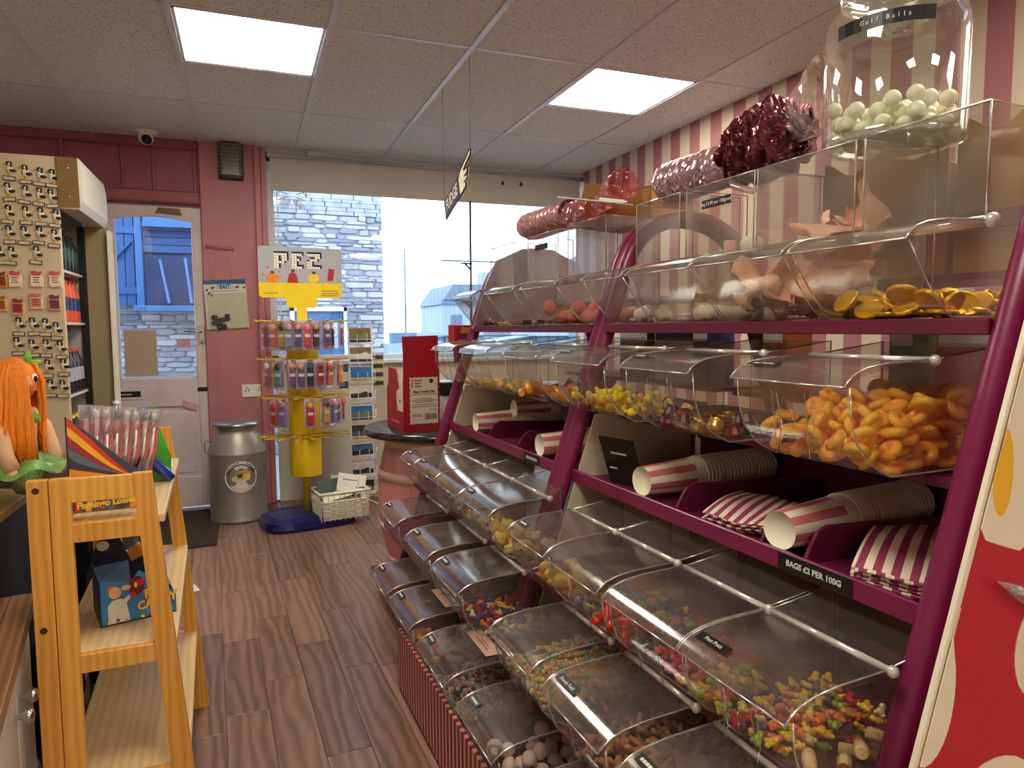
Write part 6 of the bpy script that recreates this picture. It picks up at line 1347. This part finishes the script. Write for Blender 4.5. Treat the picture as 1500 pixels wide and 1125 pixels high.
# low counter
CT = thing('counter', 'low counter with a block wood top and white doors at the lower left edge', 'counter', (-.435, 1.60, 0), (0, 0, math.radians(9.3)))
blk = wood('block_wood', (150, 108, 72), (88, 58, 38), rough=.35, scale=(3, .3, 3), bands=6, axis='X', dist=4)
for i in range(8): obj('worktop_stave', G().box(-.045*(i+1)+.0006, -1.1+.13*(i % 3), .568, -.045*i-.0006, .25, .60, c=.001), blk, CT)
cw = mat('cabinet_white', (206, 202, 196), .35, var=.04)
obj('cabinet', G().box(-.36, -1.05, .06, -.03, .23, .567), cw, CT); obj('plinth', G().box(-.36, -1.05, 0, -.06, .22, .06), black, CT)
for (a, b, kn) in ((-.50, -.055, -.10), (-.045, .22, -.015)):
    dd = obj('cabinet_door', G().box(-.03, a, .075, -.012, b, .555, c=.003), cw, CT)
    obj('knob', G().lathe([(.004, 0), (.005, .012), (.013, .018), (.015, .024), (.011, .031), (0, .033)], 14, M=Matrix.Translation((-.012, kn, .475)) @ Matrix.Rotation(PI/2, 4, 'Y')), chrome, dd)
# dark cupboard and bags behind the counter
DC = thing('dark_cupboard', 'black cupboard with a brown ledge behind the low counter, under the dolls', 'cupboard', (-.60, 2.0, 0))
obj('carcass', G().box(-.7, 0, 0, 0, 1.0, .72), mat('cupboard_black', (14, 13, 14), .7), DC); obj('brown_ledge', G().box(-.71, -.02, .72, .01, 1.01, .745, c=.003), mat('ledge_brown', (130, 96, 50), .5, var=.12, scale=10), DC)
def bagl(x, y, z, rx, ry, rz_, seed, label):
    g = G(); crumple(g, lambda u, v: ((rx*math.sin(u*PI)*math.cos(v*2*PI), ry*math.sin(u*PI)*math.sin(v*2*PI), rz_*(1-math.cos(u*PI))), (math.sin(u*PI)*math.cos(v*2*PI), math.sin(u*PI)*math.sin(v*2*PI), -math.cos(u*PI))), 16, 22, min(rx, rz_)*.35, seed)
    t = thing('black_bag', label, 'bag', (x, y, z)); obj('bag_skin', g, mat('bag_black', (15, 15, 17), .35, spec=.5), t); obj('bag_strap', G().tube([(-rx*.4, -ry*.6, rz_*1.5), (-rx*.2, -ry*.9, rz_*2.1), (rx*.2, -ry*.8, rz_*2.15), (rx*.4, -ry*.5, rz_*1.6)], .007, 6), black, t)
bagl(-.47, 2.62, 0, .12, .22, .33, 4, 'tall crumpled black bag on the floor behind the oak shelf unit'); bagl(-.50, 2.10, .0, .07, .08, .22, 5, 'small crumpled black bag on the floor left of the oak shelf unit')
tag(obj('paper_scrap', G().box(-.06, -.05, 0, .05, .05, .0015), white, None, (-.30, 3.46, .0015), (0, 0, .3)), 'white paper lying on the floor beyond the oak shelf unit', 'paper')
# dolls
skin = mat('doll_cloth', (226, 180, 140), .8, var=.05); hairm = mat('doll_hair', (240, 130, 24), .7, var=.2, scale=30, stretch=(8, 8, .6)); grn_ = mat('doll_green', (110, 180, 50), .6, var=.2); tul = clear('tulle_green', (.62, .92, .42), gloss=.03, rough=.4, haze=.35, hazecol=(.30, .62, .16), edge=.1); seq = mat('sequin_green', (130, 150, 100), .25, metal=.5, var=.5, scale=160, bump=.6)
def doll(label, x, y, z, hair, yaw, full=True):
    d_ = thing('mermaid_doll', label, 'doll', (x, y, z), (0, 0, yaw))
    obj('body', G().tube([(0, 0, .10), (.004, 0, .16), (.006, 0, .205), (.004, 0, .235), (.002, 0, .262), (0, 0, .29)], [.040, .034, .036, .030, .017, .03], 14).ell((0, 0, .315), (.048, .044, .052), 16, 11).ell((0, -.043, .307), (.008, .007, .007), 8, 5), skin, d_)
    for sg in (-1, 1): obj('arm', G().tube([(sg*.032, 0, .235), (sg*.06, -.015, .19), (sg*.066, -.03, .13), (sg*.062, -.04, .085)], [.013, .016, .017, .022], 10).ell((sg*.066, -.045, .075), (.014, .02, .018), 8, 6), skin, d_)
    g = G()
    for sg in (-1, 1): g.ell((sg*.018, -.0395, .322), (.010, .005, .013), 10, 6, 0).ell((sg*.018, -.0435, .321), (.0065, .003, .009), 8, 5, 1)
    g.ell((0, -.040, .287), (.010, .004, .005), 8, 5, 2); obj('face', g, [mat('eye_white', (236, 236, 232), .3), mat('eye_dark', (30, 28, 30), .2), mat('mouth_red', (200, 60, 50), .5)], d_)
    obj('hair_cap', G().lathe([(.0, .060), (.022, .056), (.040, .040), (.052, .016), (.054, -.012), (.050, -.03)], 18, c=(0, .010, .318)), hair, d_)
    g = G(); rr = random.Random(int(abs(x)*1000))
    for i in range(46):
        a = rr.uniform(.05, 3.1) if i > 15 else rr.choice((rr.uniform(-.75, .1), rr.uniform(3.05, 3.9))); r_ = .050+rr.uniform(0, .012)
        px, py_ = r_*math.cos(a), r_*math.sin(a)*.9+.006
        g.tube([(px*.75, py_*.75, .362), (px*1.04, py_, .32), (px*1.12, py_*1.05, .25), (px*1.1+rr.uniform(-.012, .012), py_*1.1, .18), (px*1.05+rr.uniform(-.02, .02), py_*1.1-.005, .12+rr.uniform(-.02, .03))], .0062, 5)
    for i in range(26):
        a = rr.uniform(-2.75, -1.75); px, py_ = .054*math.cos(a), .050*math.sin(a)+.004
        g.tube([(-.005, .0, .376), (px*.7, py_*.8, .358), (px*1.08, py_*1.05, .315), (px*1.1, py_*1.1, .25), (px*1.05+rr.uniform(-.01, .01), py_*1.15, .18), (px*1.0+rr.uniform(-.014, .014), py_*1.12-.004, .115+rr.uniform(-.02, .02))], .0068, 5)
    tag(obj('hair_strands', g, hair, d_), kind='stuff')
    obj('bikini_top', G().ell((-.016, -.026, .214), (.018, .014, .017), 9, 6).ell((.018, -.026, .214), (.018, .014, .017), 9, 6).lathe([(.037, .203), (.0385, .216)], 18), grn_, d_)
    obj('hair_bow', G().ell((.022, -.015, .375), (.010, .008, .022), 8, 6).ell((.045, -.01, .362), (.022, .008, .010), 8, 6), grn_, d_)
    obj('tail', G().tube([(0, 0, .115), (0, -.01, .08), (.004, -.03, .045), (.012, -.06, .03)], [.042, .052, .050, .036], 16), seq, d_)
    obj('tail_fin', G().prism([(-.04, -.02), (0, 0), (.055, -.01), (.05, .05), (.01, .03), (-.03, .045)], -.006, .006, 'xz', M=Matrix.Translation((.03, -.085, .03))), mat('fin_brown', (96, 70, 64), .5), d_)
    g = G(); crumple(g, lambda u, v: (((.036+.085*u)*math.cos(v*2*PI), (.034+.06*u)*math.sin(v*2*PI), .125-.05*u+.012*math.sin(v*38)*u), (math.cos(v*2*PI), math.sin(v*2*PI), .3)), 6, 64, .02, 3); obj('tulle_skirt', g, tul, d_)
    return d_
doll('mermaid rag doll with long orange hair and a green tail on the dark cupboard', -.578, 2.21, .752, hairm, .92)
doll('second rag doll with orange hair and red lips, cut off by the left edge', -.70, 2.28, .752, hairm, .3)

# ------------------------------------------------------------------ lettering becomes plain mesh
bpy.context.view_layer.update()
dg = bpy.context.evaluated_depsgraph_get()
for o in [o for o in SC.objects if o.type == 'FONT']:
    me = bpy.data.meshes.new_from_object(o.evaluated_get(dg)); q = bpy.data.objects.new(o.name, me); COL.objects.link(q)
    q.parent = o.parent; q.matrix_basis = o.matrix_basis; nm = o.name; bpy.data.objects.remove(o); q.name = nm
